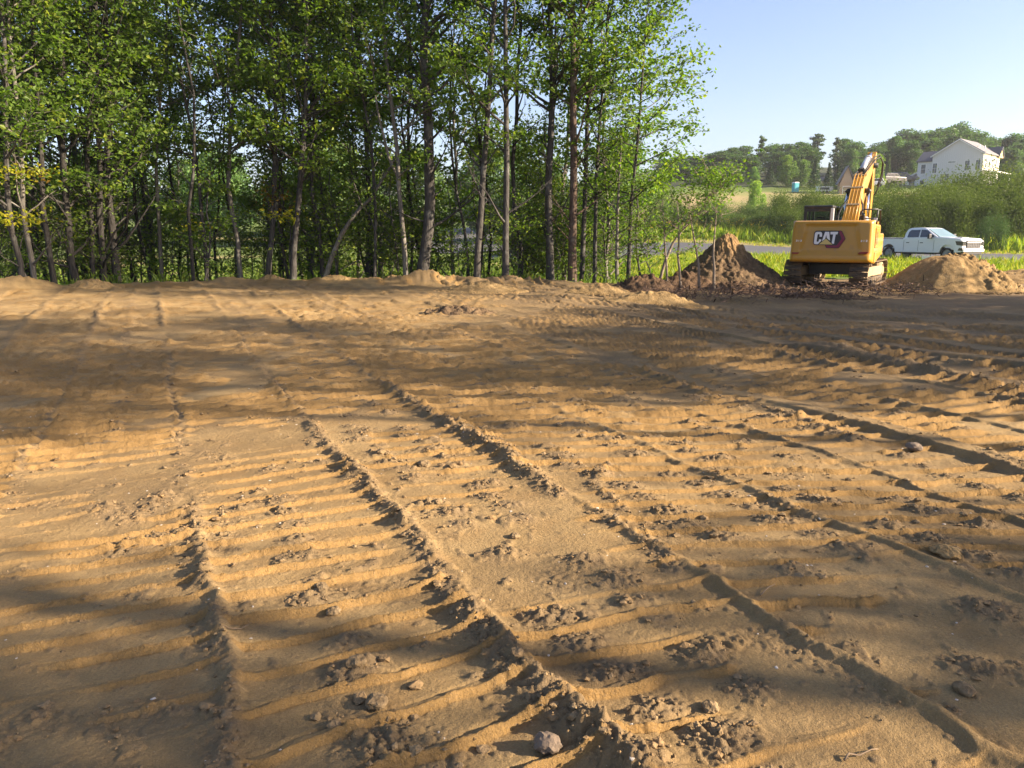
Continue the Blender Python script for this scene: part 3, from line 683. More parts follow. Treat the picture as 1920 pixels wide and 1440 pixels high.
# --- saplings and brush under the trees
sl = "leafy young sapling growing between the trunks of the wood"
done = 0
while done < 88:
    x = prg.uniform(-26, 4.6); y = float(lot_edge(x)) + prg.uniform(.9, 9)
    if x / y > 0.185 or x / y < -0.75: continue
    i = int(prg.integers(0, len(SAPL))); b = prg.uniform(.85, 1.3)
    o = place_tree("sapling", SAPL[i], (x, y, gz(x, y) - .05), sl, "sapling", "saplings under the wood", prg.uniform(0, 6.28), prg.uniform(.7, 1.15), (b * prg.uniform(.95, 1.15), b, b * .9), parts=("stem", "foliage"))
    young.append(o); done += 1
label_by_anchor(deep, lambda o: o['look'] + " tree behind and right of the %s")
label_by_anchor(young, lambda o: "leafy young sapling just right of the %s")
for o in deep: del o['look']
# leafy saplings with their own look at the right end of the wood
for (px, Y, i, s, col, lab) in [(1205, 25.2, 3, 1.0, (1.1, 1.15, 1), "bushy bright green sapling under the outermost tree of the wood"),
                                (1140, 26.4, 1, 1.0, (1.0, 1.05, 1), "dark leafy sapling filling the gap right of the reddish forked tree"),
                                (1010, 27.5, 3, .9, (1.1, 1.1, 1), "leafy sapling just left of the lichen-grey double tree"),
                                (985, 26.6, 1, .85, (1.05, 1.1, .9), "short sapling right of the straight dark tree")]:
    p = at(px, 530, Y); place_tree("sapling", SAPL[i], (p.x, Y, gz(p.x, Y) - .05), lab, "sapling", None, px * .7, s, col, parts=("stem", "foliage"))

# --- four thin poles and a bowed sapling in front of the dark soil heap
M_POLE = bark_material("bark_sapling", (0.13, 0.10, 0.075), (0.24, 0.20, 0.155))
def pole(label, px, Y, w, seed, leaves, H, limbs=7, cr=.5, **kw):
    P = [at(a, b, Y) for a, b in px]; g = 0.15; base = Vector((P[0].x, Y, g))
    loc = [Vector((p.x - base.x, 0, p.z - base.z)) for p in P]; loc[0].z = -0.2
    tm = tree_meshes("pole_sapling", seed, H=H, r0=w * Y / FPX / 2, path=loc, cb=kw.pop('cb', .9), cr=cr, limbs=limbs, leaves=leaves, size=.11, bark=M_POLE, spread=.16, **kw)
    place_tree("sapling", tm, base, label, "sapling", None, parts=("stem", "foliage"), col=(.95, 1, 1))
pole("thin sapling with a bowed dark stem arching right over the dark soil heap", [(1232,526),(1247,490),(1262,455),(1285,425),(1302,395),(1320,375),(1345,355),(1372,345)], 22.4, 5.5, 301, 1500, 2.6, 20, 1.15, cb=1.2, bias=(.3, 0, .1))
pole("leftmost of the thin upright poles beside the dark soil heap, straight with a few leaves", [(1252,528),(1250,500),(1247,470),(1246,448)], 21.9, 4, 302, 110, 1.4)
pole("second thin pole from the left, crooked pale stem before the dark soil heap", [(1278,530),(1274,505),(1271,480),(1273,450)], 21.7, 4.5, 303, 160, 1.4)
pole("third thin pole standing in front of the dark soil heap with sparse leaves on top", [(1312,531),(1310,500),(1306,470),(1300,440)], 21.6, 4.5, 304, 150, 1.5)
pole("rightmost thin pole before the dark soil heap, pale and almost leafless with a side twig", [(1339,533),(1339,500),(1337,478),(1338,462)], 21.5, 5, 305, 20, 1.2, 4, .35)

# --- trees off to the right of the frame: their shadows fall across the lot
srg = np.random.default_rng(91)

# --- single low branches that turn colour early
def spray(tree_i, pts, Y, n, c, name, label):
    rg = np.random.default_rng(n); P = [at(a, b, Y) for a, b in pts]; root = edge_objs[tree_i]
    P = [p - root.location for p in P]
    mb = MB().tube(P, [.016 - .012 * k / (len(P) - 1) for k in range(len(P))], 5)
    o = mb.build(name, M_BARK, root, label=label)
    t = rg.uniform(.15, 1, n) * (len(P) - 1); i = np.minimum(t.astype(int), len(P) - 2); A = np.array([tuple(p) for p in P]); q = A[i] + (A[i + 1] - A[i]) * (t - i)[:, None]
    q = q + rg.normal(size=(n, 3)) * np.array([.28, .32, .10])
    V, F = leaf_quads(q, .13, rg)
    l = link("leaves", np_mesh("leaves", V, F, M_LEAF, False, {"tint": np.repeat(np.clip(.75 + rg.normal(size=n) * .16, 0, 1), 4)}), o); l.color = (*c, 1)
YC = (1.7, 1.25, .6); BC = (.85, .40, .35)
spray(18, [(12, 330), (30, 326), (55, 318), (85, 320)], 20.6, 130, (1.8, 1.35, .7), "branch", "low branch with bright yellow-green leaves")
spray(18, [(20, 420), (30, 408), (48, 405), (70, 412)], 20.4, 90, YC, "branch", "lower branch with bright yellow leaves")
spray(18, [(2, 425), (15, 415), (30, 418)], 20.2, 45, YC, "branch", "short branch with bright yellow leaves")
spray(14, [(50, 322), (58, 324), (62, 330)], 20.9, 26, BC, "branch", "twig with withered brown leaves")
spray(21, [(511, 400), (503, 380), (500, 362), (508, 350)], 24.4, 45, BC, "branch", "dead branch with withered brown leaves")
spray(21, [(512, 395), (520, 375), (528, 368), (532, 378)], 24.3, 36, BC, "branch", "dead twig with withered brown leaves")
spray(21, [(505, 410), (520, 402), (535, 404), (555, 410)], 24.2, 90, (1.7, 1.25, .6), "branch", "low branch with yellowing leaves")
spray(13, [(375, 420), (365, 425), (352, 428)], 24.2, 45, YC, "branch", "low twig with yellow leaves")
SHP = [tree_meshes("shade_tree", 260 + i, H=h, r0=r, cb=cb, cr=cr, limbs=nl, leaves=lv, size=.20, wig=.05, spread=.32)
       for i, (h, r, cb, cr, nl, lv) in enumerate([(17.0, .24, 11.0, 1.6, 16, 2600), (17.0, .16, 10.4, 2.7, 34, 4600), (9.0, .11, 2.6, 2.7, 34, 4400), (13.5, .13, 3.0, 2.8, 44, 13000), (10.0, .12, 2.4, 3.0, 26, 3600)])]
SHADE = [(21.5, 2.80, 0, 1), (18.5, 3.7, 4, .72), (22, 6.5, 1, .96), (23, 7.7, 1, .98), (24, 10.6, 1, .96), (22.5, 9.4, 4, 1.0), (23.5, 12.2, 4, 1), (26, 13.6, 4, 1), (24, 15.2, 2, 1), (26, 16.8, 2, 1), (25, 18.4, 2, 1), (27, 20.2, 2, 1), (25.5, 21.9, 2, 1),
         (29, 17.4, 2, 1.1), (30, 20.9, 2, 1.1), (28, 11.4, 2, 1), (24.5, 18.6, 1, 1.05), (27, 20.4, 1, 1.1), (14.5, 1.6, 4, .75), (25, -1.6, 1, 1), (26, -4.5, 3, 1)]
SHK = ["lofty thin-crowned", "tall high-crowned", "low bushy", "full-crowned", "sparse-leaved"]; cnt = {}
for (x, c, i, sc) in SHADE:
    y = c - (-SDIR.y / SDIR.x) * x; k = cnt.get(i, 0); cnt[i] = k + 1
    place_tree("forest_tree", SHP[i], (x, y, gz(x, y) - .1), SHK[i] + " tree outside the photo at right, shading the lot, %s of its kind" % ordinal(k), "tree", "trees shading the lot from the right", srg.uniform(0, 6.28), sc)

# ------------------------------------------------------------------ the far hillside
def clump_tree(name, seed, H, cr, cb, n, size, kind, mat, bark=None):
    """distant tree: short trunk plus a crown of leaf clumps; kind 'round', 'spruce' or 'pine'"""
    rg = np.random.default_rng(seed); mb = MB()
    mb.tube([(0, 0, -.4), (rg.normal() * .15, rg.normal() * .15, H * .5), (rg.normal() * .2, rg.normal() * .2, H * .93)], [H * .016, H * .010, .02], 6, caps=False)
    P = []
    if kind == 'spruce':
        t = rg.uniform(0, 1, n) ** .75; z = cb + (H - cb) * (1 - t); lay = np.floor(z / (H * .062)); z = (lay + .25 * rg.normal(size=n)) * H * .062 * .5 + z * .5
        rr = cr * (1 - (z - cb) / (H - cb + .01)).clip(0.02, 1) * (0.80 + .35 * np.sin(lay * 12.9)) * np.sqrt(rg.uniform(.15, 1, n)); a = rg.uniform(0, 6.28, n) 
        a = a + .35 * np.sin(a * 7 + lay * 2)
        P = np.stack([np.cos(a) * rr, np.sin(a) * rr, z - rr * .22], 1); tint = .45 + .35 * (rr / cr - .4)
    else:
        nl = 27 if kind == 'round' else 15
        cs = []
        for i in range(nl):
            t = (i + .5) / nl; z = cb + (H - cb) * (.10 + .82 * t); pr = math.sin(math.pi * min(1, .22 + .74 * t)) ** .8 if kind == 'round' else (.95 - .55 * t) * rg.uniform(.6, 1.1)
            a = i * 2.4 + rg.normal() * .4; d = cr * pr * rg.uniform(.30, .85)
            cs.append((math.cos(a) * d, math.sin(a) * d, z, cr * rg.uniform(.20, .42) * (1 if kind == 'round' else .8)))
            mb.tube([(0, 0, z * .72), (math.cos(a) * d * .6, math.sin(a) * d * .6, z - .2)], [H * .006, .02], 4, caps=False)
        cs = np.array(cs); w = cs[:, 3] ** 2; ci = rg.choice(nl, n, p=w / w.sum())
        v = rg.normal(size=(n, 3)); v /= np.linalg.norm(v, axis=1)[:, None]; rad = cs[ci, 3] * rg.uniform(.30, 1.15, n) ** .6
        fl = np.array([1, 1, .78]) if kind == 'round' else np.array([1.25, 1.25, .32])
        P = cs[ci, :3] + v * rad[:, None] * fl
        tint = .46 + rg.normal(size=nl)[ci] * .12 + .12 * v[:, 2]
    tint = np.clip(tint + rg.normal(size=n) * .12, 0, 1)
    V, F = leaf_quads(P, size, rg, flat=.5, up=.25, asp=.8)
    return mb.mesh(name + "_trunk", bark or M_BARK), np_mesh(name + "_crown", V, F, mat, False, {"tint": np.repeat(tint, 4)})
ROUND = [clump_tree("hill_tree", 400 + i, 12, 4.4, .6, 5200, .46, 'round', M_LEAF_FAR) for i in range(5)]
SPRUCE = [clump_tree("hill_spruce", 420 + i, 10, 2.5, .3, 2400, .46, 'spruce', M_NEEDLE) for i in range(3)]
PINE = [clump_tree("hill_pine", 430 + i, 15, 4.2, 5, 2600, .55, 'pine', M_NEEDLE) for i in range(2)]
def hill(protos, h0, px, top, Y, lab, group, seed, wpx=None, col=(1, 1, 1), name="tree", hmin=3.0):
    rg = np.random.default_rng(seed); p = at(px, top, Y); g = gz(p.x, Y); h = max(hmin, p.z - g); s = h / h0
    tm = protos[seed % len(protos)]
    r = place_tree(name, tm, (p.x, Y, g - .2), lab, "tree", group, rg.uniform(0, 6.28), s, col)
    if wpx: r.scale.x = r.scale.y = (wpx * Y / FPX / 2) / (4.4 if protos is ROUND else 2.5 if protos is SPRUCE else 4.2)
    return r
sk = "wooded skyline trees on the far hill"
skyline = [(1248,292),(1275,290),(1302,288),(1330,283),(1352,277),(1374,273),(1398,271),(1452,262),(1478,262),(1503,256),(1588,252),(1606,262),(1622,276),(1640,270),(1660,262),(1682,246),(1702,240),(1722,238),(1742,236),(1762,232),(1784,230),(1802,226),(1822,232),(1842,240),(1862,250),(1884,250),(1906,247),(1930,246),(1955,245),(1985,250)]
for i, (px, ty) in enumerate(skyline):
    b = prg.uniform(.75, 1.1)
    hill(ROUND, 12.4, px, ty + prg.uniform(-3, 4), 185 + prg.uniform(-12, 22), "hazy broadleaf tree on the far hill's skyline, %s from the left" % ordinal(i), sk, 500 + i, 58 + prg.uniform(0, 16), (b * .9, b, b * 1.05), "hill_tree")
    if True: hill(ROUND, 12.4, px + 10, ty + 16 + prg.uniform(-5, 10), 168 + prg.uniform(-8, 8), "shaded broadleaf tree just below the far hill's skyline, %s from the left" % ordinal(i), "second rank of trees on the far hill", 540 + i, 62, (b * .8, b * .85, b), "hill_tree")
hill(PINE, 15.3, 1430, 247, 176, "tall ragged pine standing above the skyline left of the excavator", None, 600, 30, name="pine_tree", col=(1.5, 1.55, 1.4))
hill(PINE, 15.3, 1536, 242, 178, "broad dark pine with flat tiers at the skyline above the excavator's left side", None, 601, 44, name="pine_tree", col=(1.4, 1.45, 1.3))
hill(PINE, 15.3, 1572, 250, 176, "slimmer pine next to the broad flat-tiered pine on the skyline", None, 603, 26, name="pine_tree", col=(1.2, 1.25, 1))
sg = "row of spruces along the foot of the far hill"
for i, (px, ty) in enumerate([(1296, 322), (1311, 326), (1322, 327), (1341, 316), (1366, 309), (1392, 311), (1446, 301)]):
    hill(SPRUCE, 10, px, ty, 148 + (i % 3) * 3, ["small pointed spruce at the left end of the far spruce row", "small spruce second in the far spruce row", "narrow spruce third in the far spruce row", "brownish wide spruce in the middle of the far spruce row",
         "tallest blue-green spruce of the far spruce row", "dark spruce right of the tallest spruce of the far row", "spruce standing apart behind the round pale trees"][i], sg, 620 + i, 27, (1.25, 1.15, 1.0) if i in (0, 3) else (.9, 1, 1.1), "spruce_tree")
for px, ty, by, Y, w, lab, col, P, h0, nm in [
    (1415, 308, 352, 150, 24, "light green young tree between the dark spruces of the far row", (1.5, 1.6, 1.0), ROUND, 12.4, "hill_tree"),
    (1478, 284, 360, 142, 42, "big rounded pale green tree left of the excavator's boom on the far slope", (1.45, 1.35, 1.0), ROUND, 12.4, "hill_tree"),
    (1508, 294, 362, 143, 32, "smaller rounded pale green tree leaning on the big pale one", (1.3, 1.25, 1.0), ROUND, 12.4, "hill_tree"),
    (1531, 291, 352, 140, 28, "dark spruce with a yellow-green top right of the rounded pale trees", (.9, 1.1, 1), SPRUCE, 10, "spruce_tree"),
    (1556, 302, 356, 136, 26, "dim spruce in front of the grey-roofed house", (.8, .9, 1), SPRUCE, 10, "spruce_tree"),
    (1573, 300, 350, 137, 24, "dark spruce between the grey roof and the sunlit wooden gable", (.8, .9, 1), SPRUCE, 10, "spruce_tree"),
    (1648, 281, 346, 130, 38, "bright yellow-green round tree just right of the excavator's stick", (2.0, 1.75, .9), ROUND, 12.4, "hill_tree"),
    (1668, 287, 346, 134, 24, "tall grey-green spruce right of the bright yellow-green tree", (1.5, 1.45, 1.3), SPRUCE, 10, "spruce_tree"),
    (1600, 272, 340, 160, 36, "dark leafy tree behind the excavator's boom on the hill", (.9, .95, 1), ROUND, 12.4, "hill_tree"),
    (1690, 275, 345, 165, 40, "dark leafy tree left of the blue-grey roof among the hill trees", (.85, .9, 1), ROUND, 12.4, "hill_tree"),
    (1712, 296, 335, 158, 22, "small dark tree between the blue-grey roof and the white house", (.8, .85, .9), ROUND, 12.4, "hill_tree"),
    (1868, 270, 330, 160, 40, "leafy tree behind the right end of the white house", (.9, 1, 1), ROUND, 12.4, "hill_tree"),
    (1905, 272, 330, 158, 44, "dark leafy tree at the right edge beyond the white house", (.85, .9, .95), ROUND, 12.4, "hill_tree"),
    (1418, 330, 384, 92, 38, "young yellow-green tree standing alone before the tan field", (2.2, 2.0, 1.0), ROUND, 12.4, "young_tree"),
]:
    hill(P, h0, px, ty, Y, lab, None, int(px), w, col, nm, 2.0)
# trees beyond the field behind the wood, seen between the trunks
fk = 0
for i in range(34):
    x = -105 + i * 4.1 + prg.uniform(-1.5, 1.5); Y = 92 + prg.uniform(-10, 26) + abs(x) * .12
    if x / Y > .17: continue
    if x / Y < -.78: continue
    b = prg.uniform(.9, 1.6); s = prg.uniform(.75, 1.15); fk += 1
    place_tree("field_tree", ROUND[i % 5], (x, Y, gz(x, Y) - .2), "broadleaf tree beyond the sunlit field behind the wood, %s from the left" % ordinal(fk - 1), "tree", "trees beyond the field behind the wood", prg.uniform(0, 6.28), s, (b, b, b * .9))

# --- the willow hedge behind the road
def shrub_mesh(seed, R=2.4, H=4.2, n=8000, size=.17):
    rg = np.random.default_rng(seed); mb = MB(); cs = []
    for i in range(14):
        a = rg.uniform(0, 6.28); d = R * math.sqrt(rg.uniform(0, 1)) * .8; z = H * rg.uniform(.35, .86) * (1 - .25 * d / R)
        cs.append((math.cos(a) * d, math.sin(a) * d, z, rg.uniform(.55, .95) * R * .45))
        mb.tube([(math.cos(a) * .2, math.sin(a) * .2, -.2), (math.cos(a) * d * .5, math.sin(a) * d * .5, z * .5), (math.cos(a) * d, math.sin(a) * d, z)], [.05, .035, .012], 4, caps=False)
    cs = np.array(cs); ci = rg.integers(0, 14, n)
    P = cs[ci, :3] + rg.normal(size=(n, 3)) * cs[ci, 3][:, None] * np.array([.55, .55, .62])
    low = rg.uniform(size=n) < .28; P[low, 2] *= rg.uniform(.15, .7, low.sum()); P[:, 2] = np.clip(P[:, 2], .1, None)
    V, F = leaf_quads(P, size, rg, flat=1.2, up=.1, asp=.42)
    tint = np.clip(.42 + rg.normal(size=14)[ci] * .12 + rg.normal(size=n) * .10 + .22 * (P[:, 2] / H - .5), 0, 1)  # height term puts the sunlit tops of the hedge into the leaf colour
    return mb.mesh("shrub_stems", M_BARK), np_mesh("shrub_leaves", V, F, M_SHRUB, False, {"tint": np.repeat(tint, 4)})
SHRUB = [shrub_mesh(700 + i) for i in range(5)]
hedge = []
for i in range(17): hedge.append((1652 + i * 19, float(np.interp(1652 + i * 19, [1650, 1700, 1760, 1800, 1850, 1990], [352, 350, 345, 333, 324, 322])) + prg.uniform(-4, 4), 70 + prg.uniform(-2, 4), 0))
for i in range(17): hedge.append((1660 + i * 19, 366 + prg.uniform(-8, 8), 65.5 + prg.uniform(-1, 1.5), 0))
for i in range(8): hedge.append((1488 + i * 20, 360 + prg.uniform(-4, 5), 76 + prg.uniform(-2, 3), 1))
for i in range(8): hedge.append((1480 + i * 20, 384 + prg.uniform(-6, 6), 71 + prg.uniform(-1, 2), 1))
for i in range(11): hedge.append((1238 + i * 23, 378 + prg.uniform(-5, 5) + 4 * math.sin(i * 1.3), 84 + prg.uniform(-2, 3), 2))
for i in range(11): hedge.append((1230 + i * 23, 398 + prg.uniform(-5, 6), 79 + prg.uniform(-1, 2), 2))
hl = ["willow shrub of the tall hedge behind the white pickup", "willow shrub of the hedge behind the excavator's cab", "grey-green shrub of the low hedge behind the dark soil heap"]
hc = {}
for i, (px, ty, Y, k) in enumerate(hedge):
    p = at(px, ty, Y); g = gz(p.x, Y); h = max(1.8, p.z - g); s = h / 3.85
    sx = max(s * .85, 20 * Y / FPX / 1.9); b = prg.uniform(.85, 1.15); col = [(1.40, 1.28, .85), (1.35, 1.28, .8), (1.4, 1.4, 1.2)][k]
    rw = 'back' if (k, Y > [67.5, 73.5, 81.2][k])[1] else 'front'; hn = hc.get((k, rw), 0); hc[(k, rw)] = hn + 1
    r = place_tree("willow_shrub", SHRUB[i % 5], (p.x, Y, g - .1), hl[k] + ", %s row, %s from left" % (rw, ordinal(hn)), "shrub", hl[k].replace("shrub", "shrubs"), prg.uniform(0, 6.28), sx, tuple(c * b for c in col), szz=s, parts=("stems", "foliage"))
for px, ty, Y, w, lab, col in [(1866, 398, 60, 46, "round grey-green bush in the tall weeds right of the white pickup", (1.15, 1.3, 1.5)),
                               (1345, 372, 78, 44, "low pale bush left of the excavator before the far field", (1.5, 1.6, 1.3)),
                               (1262, 366, 88, 44, "light green bush at the far left end of the willow hedge", (1.7, 1.6, 1.2)),
                               (1228, 330, 95, 50, "pale sunlit bush seen under the outermost tree's crown", (2.0, 1.9, 1.2))]:
    p = at(px, ty, Y); g = gz(p.x, Y); h = p.z - g
    place_tree("bush", SHRUB[int(px) % 5], (p.x, Y, g - .1), lab, "bush", None, px, w * Y / FPX / 4.2, col, szz=h / 4.1, parts=("stems", "foliage"))

# --- grass, weeds and undergrowth: uncountable, one object each
def blades(name, label, cat, pts, h, w, rg, col, mat=None, tintbase=.5, fan=3):
    n = len(pts); P = np.repeat(pts, fan, 0); m = n * fan
    P = P + np.stack([rg.normal(size=m) * .10, rg.normal(size=m) * .10, np.zeros(m)], 1)
    hh = np.repeat(h, fan) * rg.uniform(.6, 1.1, m); a = rg.uniform(0, 6.28, m); le = rg.normal(size=(m, 2)) * .32
    s = np.stack([np.cos(a), np.sin(a), np.zeros(m)], 1) * (w * rg.uniform(.6, 1.2, m))[:, None] * .5
    tip = P + np.stack([le[:, 0] * hh, le[:, 1] * hh, hh], 1); mid = P + np.stack([le[:, 0] * hh * .3, le[:, 1] * hh * .3, hh * .55], 1)
    P[:, 2] -= .04
    V = np.stack([P - s, P + s, mid + s * .9, tip, mid - s * .9], 1).reshape(-1, 3)
    F = np.arange(5 * m).reshape(m, 5)
    tint = np.clip(tintbase + np.repeat(rg.normal(size=n) * .24, fan) + rg.normal(size=m) * .12, 0, 1)
    o = link(name, np_mesh(name, V, F, mat or M_GRASS, False, {"tint": np.repeat(tint, 5)})); o.color = (*col, 1)
    return tag(o, label, cat, kind='stuff')
grg = np.random.default_rng(900)
def scatter(n, x0, x1, y0, y1, cond):
    x = grg.uniform(x0, x1, n); y = grg.uniform(y0, y1, n); k = cond(x, y); x = x[k]; y = y[k]
    return np.stack([x, y, base_z(x, y)], 1)
pts = scatter(26000, 2, 48, 24, 62, lambda x, y: (y > lot_edge(x) + .5) & (road_s(x, y) < -6.2) & (x / y > .13))
blades("roadside_grass", "bright yellow-green grass between the lot and the road", "grass", pts, grg.uniform(.15, .62, len(pts)) * (.75 + .6 * np.clip(fbm(pts[:, 0] * .5, pts[:, 1] * .5, 2, 55), -.4, 1)), .05, grg, (1.55, 1.45, .9), tintbase=.62)
pts = scatter(16000, 6, 62, 46, 92, lambda x, y: (road_s(x, y) > 6.4) & (road_s(x, y) < 13))
blades("verge_grass", "sunlit mown verge beyond the road", "grass", pts, grg.uniform(.12, .3, len(pts)), .07, grg, (1.5, 1.35, .9), tintbase=.72)
pts = scatter(15000, 6, 66, 50, 96, lambda x, y: (road_s(x, y) > 9.5) & (road_s(x, y) < 22))
blades("tall_weeds", "tall yellow-green weeds in front of the willow hedge", "weeds", pts, grg.uniform(.5, 1.35, len(pts)), .11, grg, (1.5, 1.5, .9), tintbase=.6)
pts = scatter(900, 6, 66, 50, 96, lambda x, y: (road_s(x, y) > 10.5) & (road_s(x, y) < 20) & (fbm(x * .25, y * .25, 2, 51) > .12))
P = np.repeat(pts, 26, 0); hz = np.repeat(grg.uniform(.8, 1.5, len(pts)), 26)
P = P + np.stack([grg.normal(size=len(P)) * .22, grg.normal(size=len(P)) * .22, hz + grg.normal(size=len(P)) * .13], 1)
V, F = leaf_quads(P, .10, grg)
M_GOLD = simple("goldenrod_bloom", (0.55, 0.36, 0.015), .8, var=.25, scale=3)
tag(link("goldenrod", np_mesh("goldenrod", V, F, M_GOLD)), "yellow goldenrod blossoms in the weeds beyond the road", "flowers", kind='stuff')
pts = scatter(20000, -40, 6, 20, 76, lambda x, y: (y > lot_edge(x) + .6) & (x / y < .19) & (y < lot_edge(x) + 45) & (fbm(x * .3, y * .3, 2, 52) > -.25))
blades("undergrowth", "low grass and undergrowth on the floor of the wood", "undergrowth", pts, grg.uniform(.15, .5, len(pts)), .06, grg, (1.0, 1.05, .9), tintbase=.42)
pts = scatter(6500, -30, 5, 20, 40, lambda x, y: (y > lot_edge(x) + .7) & (x / y < .19) & (y < lot_edge(x) + 9))
P = np.repeat(pts, 5, 0); P = P + np.stack([grg.normal(size=len(P)) * .25, grg.normal(size=len(P)) * .25, grg.uniform(.08, 1.0, len(P)) ** 1.3 * 1.2], 1)
V, F = leaf_quads(P, .13, grg)
o = link("ground_plants", np_mesh("ground_plants", V, F, M_LEAF, False, {"tint": np.repeat(np.clip(.55 + grg.normal(size=len(P)) * .2, 0, 1), 4)})); o.color = (.85, .9, .8, 1)
tag(o, "broad-leaved ground plants between the trunks of the wood", "ground plants", kind='stuff')
# ------------------------------------------------------------------ excavator
M_YEL = simple("yellow_paint", (0.45, 0.230, 0.018), .36, var=.06, dirt=(0.27, .175, .08), dirt_amt=.22, dscale=1.4, coat=.25)
M_BLK = simple("black_paint", (0.018, 0.018, 0.019), .45, dirt=(.10, .075, .05), dirt_amt=.25, dscale=4)
M_STEEL = simple("track_steel", (0.075, 0.062, 0.050), .62, metal=.35, dirt=(.24, .165, .09), dirt_amt=.62, dscale=5)
M_DUSTY = simple("dusty_steel", (0.34, 0.255, 0.15), .85, dirt=(.20, .14, .08), dirt_amt=.4, dscale=6)
M_CHROME = simple("chrome_rod", (0.75, .76, .78), .12, metal=1.0, var=.03)
M_SILVER = simple("silver_paint", (0.52, .53, .55), .35, metal=.3, var=.05)
M_RUBBER = simple("black_rubber", (0.016, 0.016, 0.016), .75)
M_WHITE = simple("white_print", (0.78, .78, .80), .5, var=.02)
M_RED = simple("red_reflector", (0.22, .010, .008), .3, var=.1)
M_MAG = simple("magenta_print", (0.20, .012, .050), .45, var=.05)
M_CREAM = simple("cream_print", (0.62, .47, .16), .45, var=.05)
def glass_mat(name, col, alpha):
    m, nt, p = nmat(name); N = nt.nodes.new; L = nt.links.new
    p.inputs["Base Color"].default_value = (*col, 1); p.inputs["Roughness"].default_value = .05; p.inputs["Specular IOR Level"].default_value = .8
    t = N("ShaderNodeBsdfTransparent"); t.inputs[0].default_value = (.82, .9, .86, 1); ms = N("ShaderNodeMixShader"); ms.inputs[0].default_value = alpha
    L(t.outputs[0], ms.inputs[1]); L(p.outputs[0], ms.inputs[2]); L(ms.outputs[0], nt.nodes["Material Output"].inputs["Surface"])
    return m
M_GLASS = glass_mat("clear_glass", (.02, .03, .03), .10)
M_TINT = glass_mat("tinted_glass", (.012, .016, .028), .93)

